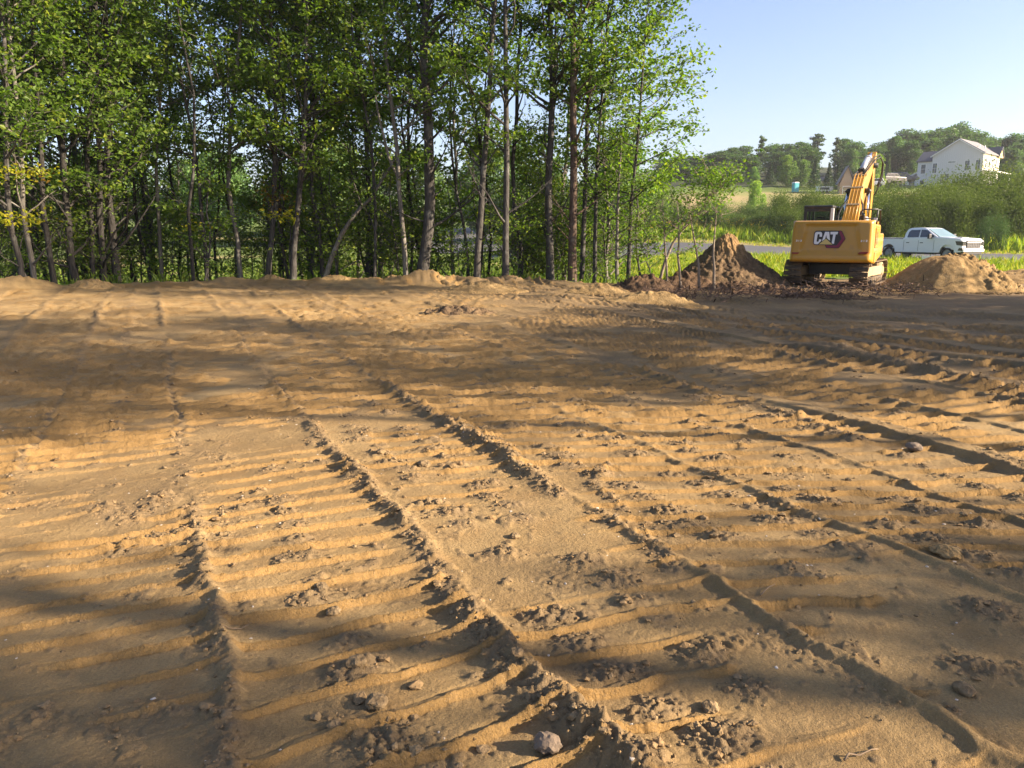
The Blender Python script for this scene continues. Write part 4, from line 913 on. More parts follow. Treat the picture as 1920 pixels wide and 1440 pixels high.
def build_excavator():
    EXC = (10.66, 24.7, 0.06)
    ex = thing("excavator", "yellow tracked excavator seen from behind with its boom raised", "excavator", EXC, math.radians(-31)); ex.scale = (.95, .95, .97)
    # counterweight: one cast block with a crowned back, raised side cheeks and a lower lip
    nx, nz = 56, 30; zs0, zs1 = .76, 2.06; hw = 1.25; V = []; F = []
    for j in range(nz + 1):
        b = -1 + 2 * j / nz; z = (zs0 + zs1) / 2 + (zs1 - zs0) / 2 * b
        for i in range(nx + 1):
            a = -1 + 2 * i / nx; x = a * hw * (1.0 - .03 * (b + 1) / 2)
            y = -2.08 + .16 * abs(a) ** 2.2 + .03 * (b + 1)
            zz = (b + 1) / 2
            e = .80 - .22 * zz if zz < .75 else .635          # recessed field between two slanting cheeks
            rec = float(sstep(e + .05, e - .07, abs(a))) * float(sstep(.20, .32, zz)) * float(1 - sstep(.88, .95, zz))
            y += .055 * rec
            y -= .035 * float(1 - sstep(.17, .21, zz)) * float(1 - sstep(.90, .97, abs(a)))
            ra = max(0, abs(a) - .915) / .085; rb = max(0, abs(b) - .86) / .14
            q = min(1, (ra ** 2.2 + rb ** 2.2) ** (1 / 2.2)); y += .15 * (1 - math.sqrt(max(0, 1 - q ** 2)))
            V.append((x, y, z))
    W = nx + 1
    for j in range(nz):
        for i in range(nx): F.append((j * W + i, j * W + i + 1, (j + 1) * W + i + 1, (j + 1) * W + i))
    ring = [i for i in range(W)] + [j * W + nx for j in range(1, nz + 1)] + [nz * W + i for i in range(nx - 1, -1, -1)] + [j * W for j in range(nz - 1, 0, -1)]
    b0 = len(V)
    for r in ring: V.append((V[r][0], -1.40, V[r][2]))
    n = len(ring)
    for k in range(n): F.append((ring[k], b0 + k, b0 + (k + 1) % n, ring[(k + 1) % n]))
    F.append(tuple(b0 + k for k in range(n)))
    me = bpy.data.meshes.new("counterweight"); me.from_pydata(V, [], F); me.polygons.foreach_set("use_smooth", [True] * (len(F) - 1) + [False]); me.update(); me.materials.append(M_YEL)
    cw = link("counterweight", me, ex)
    # logo: polygons in the units of an enlarged crop of the photo, laid on the recessed field
    S = .00166; cx, cz = 842, 575
    def LG(name, pts, mat, d, parent=cw, th=.006):
        q = [((x - cx) * S, 1.42 - (y - cz) * S) for x, y in pts]
        return MB().prism(q, 'y', -2.026 - d, -2.026 - d + th + .03 * 0).build(name, mat, parent)
    LG("logo_panel", [(538,425),(552,396),(580,378),(1015,378),(1040,388),(1112,526),(1012,690),(998,702),(792,702),(776,692),(752,644),(565,644),(545,628),(534,600)], M_BLK, .010)
    LG("logo_hexagon", [(1000,388),(1022,388),(1030,394),(1103,526),(1006,684),(995,692),(798,692),(786,684),(764,648),(800,640),(820,652),(952,652),(968,644),(1042,528),(985,400)], M_MAG, .015)
    lt = MB()
    def poly(pts):
        q = [((x - cx) * S, 1.42 - (y - cz) * S) for x, y in pts]; lt.prism(q, 'y', -2.026 - .0185, -2.026 - .012)
    poly([(556,436),(566,412),(590,400),(655,400),(678,412),(688,436),(688,492),(644,492),(644,452),(636,444),(614,444),(606,452)])
    poly([(556,436),(606,452),(596,574),(602,584),(550,600)]); poly([(550,600),(602,584),(625,584),(634,576),(638,540),(682,540),(678,570),(640,610),(625,630),(575,630),(556,622)])
    poly([(694,572),(738,400),(776,400),(764,458),(752,510),(745,535)]); poly([(776,400),(812,400),(838,562),(800,535),(778,516),(775,505),(764,458)])
    poly([(834,400),(972,400),(962,448),(932,448),(914,622),(892,622),(872,604),(886,448),(838,448)])
    lt.build("logo_letters", M_WHITE, cw)
    LG("logo_triangle", [(640,634),(764,528),(890,634)], M_CREAM, .0188)
    for s, x0 in ((0, 205), (1, 1375)):                     # small model number, once on each cheek
        nb = MB()
        def dig(ox, kind):
            w, h, t = 26, 34, 8
            segs = {'3': [(0,0,w,t),(w-t,0,w,h),(6,h/2-t/2,w,h/2+t/2),(0,h-t,w,h)], '1': [(w/2-t/2,0,w/2+t/2,h)]}[kind]
            for a, b, c, d in segs:
                X0, X1 = [(ox + q - cx) * S for q in (a, c)]; Z0, Z1 = [1.42 - (550 + q - cz) * S for q in (d, b)]
                yc = -2.055 + .16 * abs((X0 + X1) / 2 / 1.25) ** 2.2 + .03 * .9
                nb.box(((X0 + X1) / 2, yc - .004, (Z0 + Z1) / 2), (X1 - X0, .05, Z1 - Z0))
        for k, ch in enumerate("313"): dig(x0 + k * 42, ch)
        nb.build("model_number", M_WHITE, cw)
        xr = [(152,785),(290,790),(275,822),(150,815)] if s == 0 else [(1345,800),(1390,765),(1530,765),(1500,802)]
        q = [((x - cx) * S, 1.42 - (y - cz) * S) for x, y in xr]
        yc = -2.08 + .16 * abs(q[0][0] / 1.25) ** 2.2
        MB().prism(q, 'y', yc - .035, yc + .08).build("rear_reflector", M_RED, cw)
    # upper structure behind the counterweight
    u = MB(); u.box((0, -.55, 1.42), (2.44, 1.72, 1.06)); u.build("engine_housing", M_YEL, ex, .06, 3)
    u = MB(); u.box((0, .2, .86), (2.3, 3.3, .16)); u.build("deck_frame", M_BLK, ex, .02)
    u = MB(); u.prism([(-1.38, .72), (.35, .92), (.35, 1.08), (-1.38, 1.08)], 'x', 1.18, 1.262); u.build("side_skirt", M_YEL, ex, .015)
    u = MB(); u.box((1.235, -.75, 1.52), (.03, 1.0, .62)); u.build("side_door", M_YEL, ex, .015)
    u = MB()
    for k in range(9): u.box((1.246, -.95 + .0 * k, 1.34 + k * .045), (.03, .42, .02))
    u.build("air_grille", M_BLK, ex)
    u = MB(); u.box((.82, 1.0, 1.30), (.78, 1.35, .74)); u.build("fuel_tank", M_YEL, ex, .05, 3)
    u = MB(); u.box((.7, -.1, 2.0), (.9, .8, .10)); u.box((-.2, -.95, 2.0), (1.7, .7, .07)); u.build("engine_hood", M_YEL, ex, .03)
    u = MB(); u.tube([(.75, -.75, 1.9), (.75, -.75, 2.22), (.75, -.80, 2.27)], .055, 10); u.build("exhaust_pipe", M_BLK, ex)
    u = MB()
    for a, b in (((1.12, -.4, 2.0), (1.12, 1.0, 1.95)),):
        u.tube([(1.16, -.55, 1.95), (1.16, -.50, 2.40), (1.16, .35, 2.42), (1.16, .55, 1.9)], .022, 8); u.tube([(.62, -.62, 1.95), (.66, -.60, 2.36), (.75, -.60, 2.42), (1.16, -.50, 2.42)], .022, 8); u.tube([(.64, -.61, 2.12), (1.16, -.52, 2.14)], .018, 8)
    u.build("handrail", M_BLK, ex)
    u = MB(); u.box((1.14, -.85, 2.10), (.10, .08, .09)); u.tube([(1.14, -.85, 1.95), (1.14, -.85, 2.12)], .02, 6); u.build("work_light", M_SILVER, ex, .01)
    # cab on the left: floor box, pillars, roof and panes
    cb = MB(); x0, x1, y0, y1, z0, z1 = -1.22, -.28, -.02, 1.65, 1.0, 2.58
    cb.box(((x0 + x1) / 2, (y0 + y1) / 2, 1.32), (x1 - x0, y1 - y0, .74)); cabw = cb.build("cab", M_BLK, ex, .04, 3)
    for x in (x0 + .05, x1 - .06):
        for y in (y0 + .06, .85, y1 - .05): MB().box((x, y, 2.08), (.10 if y < .5 else .07, .12, .82)).build("pillar", M_BLK, cabw, .015)
    MB().box(((x0 + x1) / 2, y0 + .05, 2.44), (x1 - x0 - .1, .09, .10)).build("header", M_BLK, cabw, .015)
    MB().box(((x0 + x1) / 2, (y0 + y1) / 2 + .02, 2.535), (x1 - x0 + .02, y1 - y0 + .08, .115)).build("roof", M_BLK, cabw, .05, 3)
    MB().box(((x0 + x1) / 2, y0 + .04, 2.05), (x1 - x0 - .26, .012, .70)).build("rear_window", M_GLASS, cabw)
    MB().box(((x0 + x1) / 2, y1 - .06, 2.05), (x1 - x0 - .2, .012, .76)).build("windscreen", M_GLASS, cabw)
    for x in (x0 + .03, x1 - .04):
        MB().box((x, .42, 2.08), (.012, .66, .76)).build("side_window", M_GLASS, cabw)
        MB().box((x, 1.26, 2.08), (.012, .58, .76)).build("side_window", M_GLASS, cabw)
    MB().box((x1 - .02, .03, 2.16), (.10, .17, .66)).build("cab_trim", M_SILVER, cabw, .015)
    st = MB(); st.box((-.75, .55, 1.75), (.5, .14, .55)); st.tube([(-.90, .55, 2.0), (-.90, .55, 2.14), (-.84, .55, 2.2), (-.66, .55, 2.2), (-.60, .55, 2.14), (-.60, .55, 2.0)], .035, 8); st.build("seat", M_BLK, cabw, .03)
    # boom
    xb = .24
    prof = [(.05, 1.62), (.25, 1.50), (.62, 1.55), (1.95, 2.85), (2.75, 3.42), (4.55, 4.42), (4.66, 4.58), (4.55, 4.74), (2.6, 4.10), (1.95, 3.86), (1.30, 3.32), (.0, 1.88)]
    def wid(pt): return .29 - .11 * float(sstep(1.9, 2.9, pt[1])) - .04 * float(sstep(3.8, 4.6, pt[1]))
    bm = MB().prism(prof, 'x', 0, 0, lambda q: xb - wid(q), lambda q: xb + wid(q)); boom = bm.build("boom", M_YEL, ex, .018)
    bk = MB()
    for s in (-1, 1): bk.tube([(xb + s * .31, 1.85, 3.34), (xb + s * .20, 1.85, 3.34)], .10, 12)
    bk.tube([(xb - .30, 4.52, 4.58), (xb + .30, 4.52, 4.58)], .11, 14); bk.tube([(xb - .46, .25, 1.72), (xb + .46, .25, 1.72)], .10, 14); bk.build("pivot_pin", M_BLK, boom)
    hp = MB()
    for k, dx in enumerate((-.16, -.055, .05, .155)):
        hp.tube([(xb + dx, -.02, 1.95), (xb + dx * 1.05, .62, 2.70), (xb + dx, 1.26, 3.42), (xb + dx, 1.90, 3.98), (xb + dx, 2.6, 4.20)], .026, 7)
    hp.build("pipe", M_YEL, boom)
    for y, z in ((.64, 2.70), (1.27, 3.40), (1.9, 3.93)): MB().box((xb, y, z + .04), (.44, .07, .05), Matrix.Rotation(math.radians(46), 3, 'X')).build("pipe_clamp", M_DUSTY, boom)
    ho = MB()
    ho.tube([(xb + .13, 2.0, 4.04), (xb + .22, 2.8, 4.42), (xb + .30, 3.7, 4.78), (xb + .36, 4.5, 4.92), (xb + .44, 4.95, 4.66), (xb + .44, 4.9, 4.1), (xb + .34, 4.75, 3.6), (xb + .24, 4.7, 3.3)], .026, 7)
    ho.tube([(xb + .09, 2.0, 4.04), (xb + .16, 2.8, 4.46), (xb + .24, 3.7, 4.86), (xb + .30, 4.45, 5.02), (xb + .40, 5.0, 4.78), (xb + .40, 4.98, 4.2), (xb + .30, 4.8, 3.7)], .026, 7)
    ho.tube([(xb - .26, .1, 1.8), (xb - .44, .3, 2.2), (xb - .36, .75, 2.65), (xb - .2, 1.0, 3.0)], .03, 7); ho.tube([(xb + .24, .1, 1.8), (xb + .34, .5, 2.3), (xb + .28, .9, 2.75), (xb + .14, 1.15, 3.1)], .03, 7)
    ho.build("hydraulic_hose", M_RUBBER, boom)
    for s in (-1, 1):
        c = MB().tube([(xb + s * .40, .98, 1.30), (xb + s * .38, 1.38, 2.22)], .088, 14).tube([(xb + s * .40, .96, 1.25), (xb + s * .40, .99, 1.33)], .11, 12)
        bc = c.build("boom_cylinder", M_SILVER, ex)
        MB().tube([(xb + s * .38, 1.38, 2.22), (xb + s * .33, 1.85, 3.34)], .052, 12).build("rod", M_CHROME, bc)
        MB().tube([(xb + s * .28, 1.83, 3.30), (xb + s * .37, 1.86, 3.37)], .11, 12).build("rod_eye", M_BLK, bc)
    # stick hanging behind the boom tip, its upper arm carrying the stick cylinder
    sp = [(4.95, 5.22), (5.12, 5.18), (5.02, 4.55), (5.10, 3.4), (4.98, 1.25), (4.80, 1.15), (4.62, 1.35), (4.42, 3.6), (4.35, 4.35), (4.62, 4.85)]
    stk = MB().prism(sp, 'x', xb - .16, xb + .16).build("stick", M_YEL, ex, .015)
    MB().prism([(4.44, 3.6), (4.38, 4.3), (4.60, 4.80), (4.66, 4.78), (4.50, 4.2), (4.62, 2.4), (4.66, 1.4), (4.60, 1.4)], 'x', xb - .164, xb + .13).build("stick_web", M_YEL, stk)
    c = MB().tube([(xb, 2.30, 4.22), (xb, 3.85, 4.82)], .105, 16); c.tube([(xb, 3.80, 4.80), (xb, 3.9, 4.84)], .135, 16); sc = c.build("stick_cylinder", M_SILVER, ex)
    MB().tube([(xb, 3.9, 4.84), (xb, 4.98, 5.16)], .06, 14).build("rod", M_CHROME, sc)
    f = MB(); f.box((xb - .07, 2.28, 4.14), (.03, .26, .28)); f.box((xb + .07, 2.28, 4.14), (.03, .26, .28)); f.tube([(xb - .13, 2.3, 4.22), (xb + .13, 2.3, 4.22)], .05, 10); f.build("cylinder_bracket", M_BLK, sc)
    q = MB().tube([(xb, 4.95, 4.9), (xb, 5.28, 3.2)], .075, 12); q.build("bucket_cylinder", M_SILVER, ex)
    SQ = [o for o in ex.children if o.name.split('.')[0] in ('boom', 'boom_cylinder', 'stick', 'stick_cylinder', 'bucket_cylinder')]
    for o in SQ:
        for q in [o] + list(o.children):
            for v in q.data.vertices:
                if v.co.z > 2.0: v.co.z = 2.0 + (v.co.z - 2.0) * .84
    # bucket curled under the stick
    b = MB(); out = [(4.55, 1.25), (4.35, .85), (4.40, .45), (4.75, .22), (5.25, .25), (5.55, .50)]; inn = [(5.50, .55), (5.2, .33), (4.78, .30), (4.50, .50), (4.45, .85), (4.66, 1.15)]
    b.prism(out + inn, 'x', xb - .5, xb + .5); b.prism(out + [(4.9, 1.3)], 'x', xb - .52, xb - .48); b.prism(out + [(4.9, 1.3)], 'x', xb + .48, xb + .52)
    for k in range(5): b.box((xb - .42 + k * .21, 5.6, .54), (.09, .22, .05), Matrix.Rotation(.5, 3, 'X'))
    b.build("bucket", M_DUSTY, ex)
    # undercarriage, turned three degrees against the house
    rot = Matrix.Rotation(math.radians(-4), 4, 'Z')
    cbm = MB(); cbm.box((0, 0, .52), (1.5, 1.5, .36)); cbm.tube([(0, 0, .66), (0, 0, .80)], .62, 28)
    for s in (-1, 1): cbm.box((s * .75, .9 * 0, .46), (.6, .5, .24))
    o = cbm.build("undercarriage", M_BLK, ex, .02); o.matrix_local = rot
    gr = bpy.data.meshes.new("track_shoe"); sm = MB(); sm.box((0, 0, 0), (.56, .150, .022))
    for d in (-.058, .0, .058): sm.box((0, d, .024), (.555, .020, .030))
    shoe = sm.mesh("track_shoe", M_STEEL)
    r, Lh, zc = .36, 1.42, .41
    per = 4 * Lh + 2 * math.pi * r; ns = int(per / .165)
    for s in (-1, 1):
        X = s * 1.02
        tr = MB(); pts = []
        for k in range(48):
            d = per * k / 48
            if d < 2 * Lh: y, z = -Lh + d, zc + r
            elif d < 2 * Lh + math.pi * r: a = (d - 2 * Lh) / r; y, z = Lh + r * math.sin(a), zc + r * math.cos(a)
            elif d < 4 * Lh + math.pi * r: y, z = Lh - (d - 2 * Lh - math.pi * r), zc - r
            else: a = (d - 4 * Lh - math.pi * r) / r; y, z = -Lh - r * math.sin(a), zc - r * math.cos(a)
            pts.append((y, z))
        inner = [(y * .97, zc + (z - zc) * .86) for y, z in pts]
        for sx in (-.07, .07):
            vs = [(X + sx - .025, y, z) for y, z in pts] + [(X + sx + .025, y, z) for y, z in pts] + [(X + sx - .025, y, z) for y, z in inner] + [(X + sx + .025, y, z) for y, z in inner]
            fs = []
            for k in range(48):
                k2 = (k + 1) % 48
                fs += [(k, k2, 48 + k2, 48 + k), (96 + k, 144 + k, 144 + k2, 96 + k2), (k, 96 + k, 96 + k2, k2), (48 + k, 48 + k2, 144 + k2, 144 + k)]
            tr.add(vs, fs)
        t = tr.build("track", M_STEEL, ex); t.matrix_local = rot
        fr = MB(); fr.prism([(-1.2, .30), (1.2, .30), (1.28, .44), (1.1, .60), (-1.1, .60), (-1.28, .44)], 'x', X - .20, X + .20); fr.build("track_frame", M_DUSTY, t, .02)
        for y in (-Lh, Lh):
            w = MB().tube([(X - .16, y, zc), (X + .16, y, zc)], .29, 22).tube([(X - .21, y, zc), (X + .21, y, zc)], .14, 14)
            for k in range(8): w.box((X + .17, y + .2 * math.cos(k * .785), zc + .2 * math.sin(k * .785)), (.03, .05, .05))
            w.build("sprocket" if y > 0 else "idler", M_DUSTY, t)
        for k in range(7):
            y = -1.08 + k * .36; MB().tube([(X - .22, y, .17), (X + .22, y, .17)], .10, 12).build("roller", M_STEEL, t)
        for y in (-.5, .55): MB().tube([(X - .15, y, .67), (X + .15, y, .67)], .07, 10).build("carrier_roller", M_STEEL, t)
        for k in range(ns):
            d = per * (k + .5) / ns; R = r + .012
            if d < 2 * Lh: y, z, a = -Lh + d, zc + R - .012 * math.sin(math.pi * d / 2 / Lh), 0
            elif d < 2 * Lh + math.pi * r: a = (d - 2 * Lh) / r; y, z = Lh + R * math.sin(a), zc + R * math.cos(a); a = -a
            elif d < 4 * Lh + math.pi * r: y, z, a = Lh - (d - 2 * Lh - math.pi * r), zc - R, math.pi
            else: a = (d - 4 * Lh - math.pi * r) / r; y, z = -Lh - R * math.sin(a), zc - R * math.cos(a); a = math.pi - a
            so = link("track_shoe", shoe, t); so.location = (X, y, z); so.rotation_euler = (a, 0, 0)
build_excavator()

# ------------------------------------------------------------------ pickup truck (x forward, y left)
M_TW = simple("white_car_paint", (0.74, .75, .77), .25, var=.015, coat=.5)
M_TRIM = simple("black_trim", (0.014, 0.014, 0.015), .5)
M_LAMP = simple("lamp_lens", (0.03, .032, .036), .08, var=.05, coat=.6)
M_RIM = simple("alloy_rim", (0.20, .205, .215), .4, metal=.6)
M_COVER = simple("bed_cover", (0.40, .41, .43), .7)
def build_pickup(loc, rz):
    t = thing("pickup_truck", "white crew-cab pickup truck parked by the road, facing right", "pickup truck", loc, rz)
    hw = 1.0; L = 6.35
    def arch(cx, r, n=9): return [(cx + r * math.cos(math.pi * k / n), .52 + r * math.sin(math.pi * k / n)) for k in range(n + 1)]
    xf, xr = 5.30, 1.25
    low = [(6.22, .52), (6.27, .80), (6.24, 1.12), (6.10, 1.22), (4.40, 1.30), (4.25, 1.22), (0.05, 1.22), (0.0, .62), (.10, .56)] 
    lower = [(6.20, .56)] + [(6.27, .80), (6.25, 1.22), (6.10, 1.33), (5.2, 1.40), (4.42, 1.42), (2.30, 1.38), (2.26, 1.37), (0.02, 1.37), (0.0, .62)] + list(reversed(arch(xr, .47))) + [(1.75, .50), (4.80, .50)] + list(reversed(arch(xf, .47)))
    # sides are their own panels so the arches stay open
    b = MB()
    for s in (-1, 1): b.prism(lower, 'y', s * hw, s * (hw - .10)) if s > 0 else b.prism(lower, 'y', -hw, -hw + .10)
    b.prism([(6.24, .60), (6.28, .80), (6.26, 1.24), (6.10, 1.36), (5.2, 1.44), (4.42, 1.475), (4.42, 1.0), (6.0, .60)], 'y', -hw + .08, hw - .08)
    b.box((3.3, 0, .60), (2.3, 1.86, .22)); b.box((.06, 0, .95), (.10, 1.86, .64)); b.box((2.30, 0, .95), (.06, 1.84, .62)); b.box((1.2, 0, .75), (2.2, 1.84, .06))
    body = b.build("body", M_TW, t, .035, 3)
    MB().box((3.0, 0, .50), (5.4, .9, .18)).build("chassis", M_TRIM, t)
    MB().box((1.17, 0, 1.375), (2.20, 1.86, .03)).build("bed_cover", M_COVER, t, .01)
    MB().box((1.17, 0, 1.345), (2.22, 2.012, .035)).build("bed_rail", M_TRIM, t)
    # cab
    def cabsec(x, z, w): return [(x, -w, z), (x, w, z)]
    bot = [(2.28, 1.27), (4.62, 1.31)]; top = [(2.42, 1.90), (2.62, 1.965), (3.45, 1.985), (3.70, 1.95)]
    g = MB(); secs = [(2.27, 1.25, .965), (2.33, 1.68, .93), (2.42, 1.95, .80), (2.62, 2.015, .76), (3.3, 2.04, .76), (3.62, 2.005, .77), (3.72, 1.97, .785), (4.30, 1.62, .90), (4.68, 1.41, .955), (4.68, 1.25, .965)]
    vs = [(x, s * w, z) for s in (-1, 1) for x, z, w in secs]; n = len(secs)
    fs = [tuple(range(n)), tuple(range(2 * n - 1, n - 1, -1))] + [(i, i + n, (i + 1) % n + n, (i + 1) % n) for i in range(n)]
    fs = [tuple(reversed(f)) for f in fs]
    g.add(vs, fs); cab = g.build("cab", M_TW, t, .05, 3)
    # panes: quads lying just proud of the cab sides, thin solids
    def side(x, z, s):
        k = (z - 1.30) / (2.02 - 1.30); w = .968 - .17 * max(0, k) ** 1.15
        return Vector((x, s * (w + .022), z))
    for s in (-1, 1):
        for nm, q in (("side_window", [(2.52, 1.43), (3.30, 1.44), (3.30, 1.90), (2.70, 1.89), (2.56, 1.77)]), ("side_window", [(3.40, 1.44), (4.36, 1.46), (4.30, 1.55), (3.78, 1.88), (3.62, 1.905), (3.40, 1.905)])):
            o = [side(x, z, s) for x, z in q]; i = [p - Vector((0, s * .05, 0)) for p in o]; m = len(q)
            f = [tuple(range(m)), tuple(range(2 * m - 1, m - 1, -1))] + [(k, k + m, (k + 1) % m + m, (k + 1) % m) for k in range(m)]
            if s < 0: f = [tuple(f_) for f_ in f]
            else: f = [tuple(reversed(f_)) for f_ in f]
            MB().add(o + i, f).build(nm, M_TINT, cab)
        for x in (2.62, 3.58): MB().box((x, s * (hw + .012), 1.10), (.20, .04, .045)).build("door_handle", M_TRIM, t, .01)
        for x in (2.34, 3.36, 4.42): MB().box((x, s * (hw + .001), .92), (.014, .012, .66)).build("door_seam", M_TRIM, t)
        mi = MB(); mi.box((4.20, s * 1.16, 1.50), (.14, .26, .30)); mi.box((4.22, s * 1.02, 1.40), (.08, .16, .07)); mi.build("door_mirror", M_TRIM, t, .03, 3)
        MB().box((3.5, s * .96, .42), (2.2, .16, .06)).build("running_board", M_TRIM, t, .015)
        MB().prism([(5.90, .98), (6.285, .94), (6.29, 1.20), (5.80, 1.22)], 'y', s * 1.012, s * .60).build("headlight", M_LAMP, t, .01)
        MB().prism([(6.0, .66), (6.29, .64), (6.30, .80), (6.08, .82)], 'y', s * 1.010, s * .72).build("fog_lamp", M_LAMP, t, .01)
        MB().box((.02, s * .93, 1.0), (.06, .12, .42)).build("tail_light", M_RED, t, .01)
        w = MB()
        for cx in (xr, xf):
            ty = MB()
            pr = [(.30, -.12), (.385, -.13), (.405, -.10), (.405, .10), (.385, .13), (.30, .12)]; nseg = 28; vv = []
            for k in range(nseg):
                a = 2 * math.pi * k / nseg
                for rr_, yy in pr: vv.append((cx + rr_ * math.cos(a), s * .86 + yy, .405 + rr_ * math.sin(a)))
            ff = []
            for k in range(nseg):
                for j in range(6):
                    k2 = (k + 1) % nseg; j2 = (j + 1) % 6
                    ff.append((k * 6 + j, k * 6 + j2, k2 * 6 + j2, k2 * 6 + j))
            ty.add(vv, ff, True); wh = ty.build("wheel", M_RUBBER, t)
            ri = MB().tube([(cx, s * .80, .405), (cx, s * .93, .405)], .30, 24).tube([(cx, s * .93, .405), (cx, s * .965, .405)], .08, 12)
            for k in range(6): a = k * math.pi / 3; ri.box((cx + .17 * math.cos(a), s * .94, .405 + .17 * math.sin(a)), (.22, .03, .06), Matrix.Rotation(-a, 3, 'Y'))
            ri.build("rim", M_RIM, wh)
    ws = [Vector((4.36, -.80, 1.515)), Vector((4.36, .80, 1.515)), Vector((3.76, .70, 1.955)), Vector((3.76, -.70, 1.955))]
    nrm = Vector((.55, 0, .83)).normalized() * .012
    ws0 = [p + nrm * 1.6 for p in ws]; ws1 = [p - nrm for p in ws]
    ws0[0] = Vector((4.62, -.82, 1.465)) + nrm * 1.6; ws0[1] = Vector((4.62, .82, 1.465)) + nrm * 1.6; ws1[0] = ws0[0] - nrm * 2.6; ws1[1] = ws0[1] - nrm * 2.6
    M_WS = simple("windscreen_glass", (0.16, .24, .25), .06, var=.35, scale=1.5, coat=.5)
    MB().add(ws0 + ws1, [(0, 1, 2, 3), (7, 6, 5, 4), (0, 4, 5, 1), (1, 5, 6, 2), (2, 6, 7, 3), (3, 7, 4, 0)]).build("windscreen", M_WS, cab)
    MB().box((5.45, 0, 1.425), (.60, .62, .03)).build("hood_scoop", M_COVER, t, .01)
    MB().box((6.285, 0, 1.03), (.06, 1.30, .44)).build("grille", M_TRIM, t, .01)
    gb = MB()
    for k in range(3): gb.box((6.318, 0, .87 + k * .10), (.03, 1.28, .016))
    for k in range(8): gb.box((6.320, -.56 + k * .16, .97), (.022, .022, .24))
    gb.build("grille_bar", M_RIM, t)
    MB().box((6.32, 0, 1.15), (.05, 1.36, .035)).build("grille_crossbar", M_TW, t, .012)
    MB().box((6.30, 0, .66), (.14, 1.96, .17)).build("front_bumper", M_TW, t, .03, 3)
    MB().box((6.24, 0, .50), (.16, 1.7, .17)).build("bumper_valance", M_TRIM, t, .02)
    MB().box((-.06, 0, .58), (.16, 1.9, .17)).build("rear_bumper", M_RIM, t, .03)
    MB().box((6.385, 0, .66), (.012, .32, .11)).build("number_plate", M_WHITE, t)
fr = Vector((27.9, 45.8)); hd = Vector((.43, -.90)).normalized()
org = fr - hd * 6.3
build_pickup((org.x, org.y, .02), math.atan2(hd.y, hd.x))

# ------------------------------------------------------------------ heaps of soil
def soil_mat(name, c0, c1, c2, s=5):
    m, nt, p = nmat(name); N = nt.nodes.new; L = nt.links.new
    tc = N("ShaderNodeTexCoord"); a = N("ShaderNodeTexNoise"); a.inputs["Scale"].default_value = s; a.inputs["Detail"].default_value = 8; a.inputs["Roughness"].default_value = .7
    b = N("ShaderNodeTexNoise"); b.inputs["Scale"].default_value = s * 9; b.inputs["Detail"].default_value = 4
    L(tc.outputs["Object"], a.inputs["Vector"]); L(tc.outputs["Object"], b.inputs["Vector"])
    r = N("ShaderNodeValToRGB"); e = r.color_ramp.elements; e[0].color = (*c0, 1); e[0].position = .32; e[1].color = (*c2, 1); e[1].position = .72; k = e.new(.5); k.color = (*c1, 1)
    L(a.outputs["Fac"], r.inputs[0])
    at_ = N("ShaderNodeAttribute"); at_.attribute_name = "tone"
    mx = N("ShaderNodeMix"); mx.data_type = 'RGBA'; mx.inputs[7].default_value = (.25, .16, .075, 1); L(at_.outputs["Fac"], mx.inputs[0]); L(r.outputs[0], mx.inputs[6])
    m2 = N("ShaderNodeMix"); m2.data_type = 'RGBA'; m2.blend_type = 'MULTIPLY'; m2.inputs[0].default_value = .6
    L(mx.outputs[2], m2.inputs[6]); r2 = N("ShaderNodeMapRange"); r2.inputs[1].default_value = .35; r2.inputs[2].default_value = .6; r2.inputs[3].default_value = .6; r2.inputs[4].default_value = 1.15; L(b.outputs["Fac"], r2.inputs[0]); L(r2.outputs[0], m2.inputs[7])
    L(m2.outputs[2], p.inputs["Base Color"]); p.inputs["Roughness"].default_value = .95; p.inputs["Specular IOR Level"].default_value = .12
    bu = N("ShaderNodeBump"); bu.inputs["Distance"].default_value = .03; L(b.outputs["Fac"], bu.inputs["Height"]); L(bu.outputs[0], p.inputs["Normal"])
    return m
M_SAND = soil_mat("sand_heap", (.195, .128, .056), (.265, .180, .082), (.345, .245, .120))
M_SOIL = soil_mat("dark_soil", (.070, .047, .030), (.125, .085, .050), (.21, .145, .080), 4)
M_MULCH = soil_mat("mulch", (.052, .034, .023), (.110, .070, .043), (.20, .13, .075), 6)
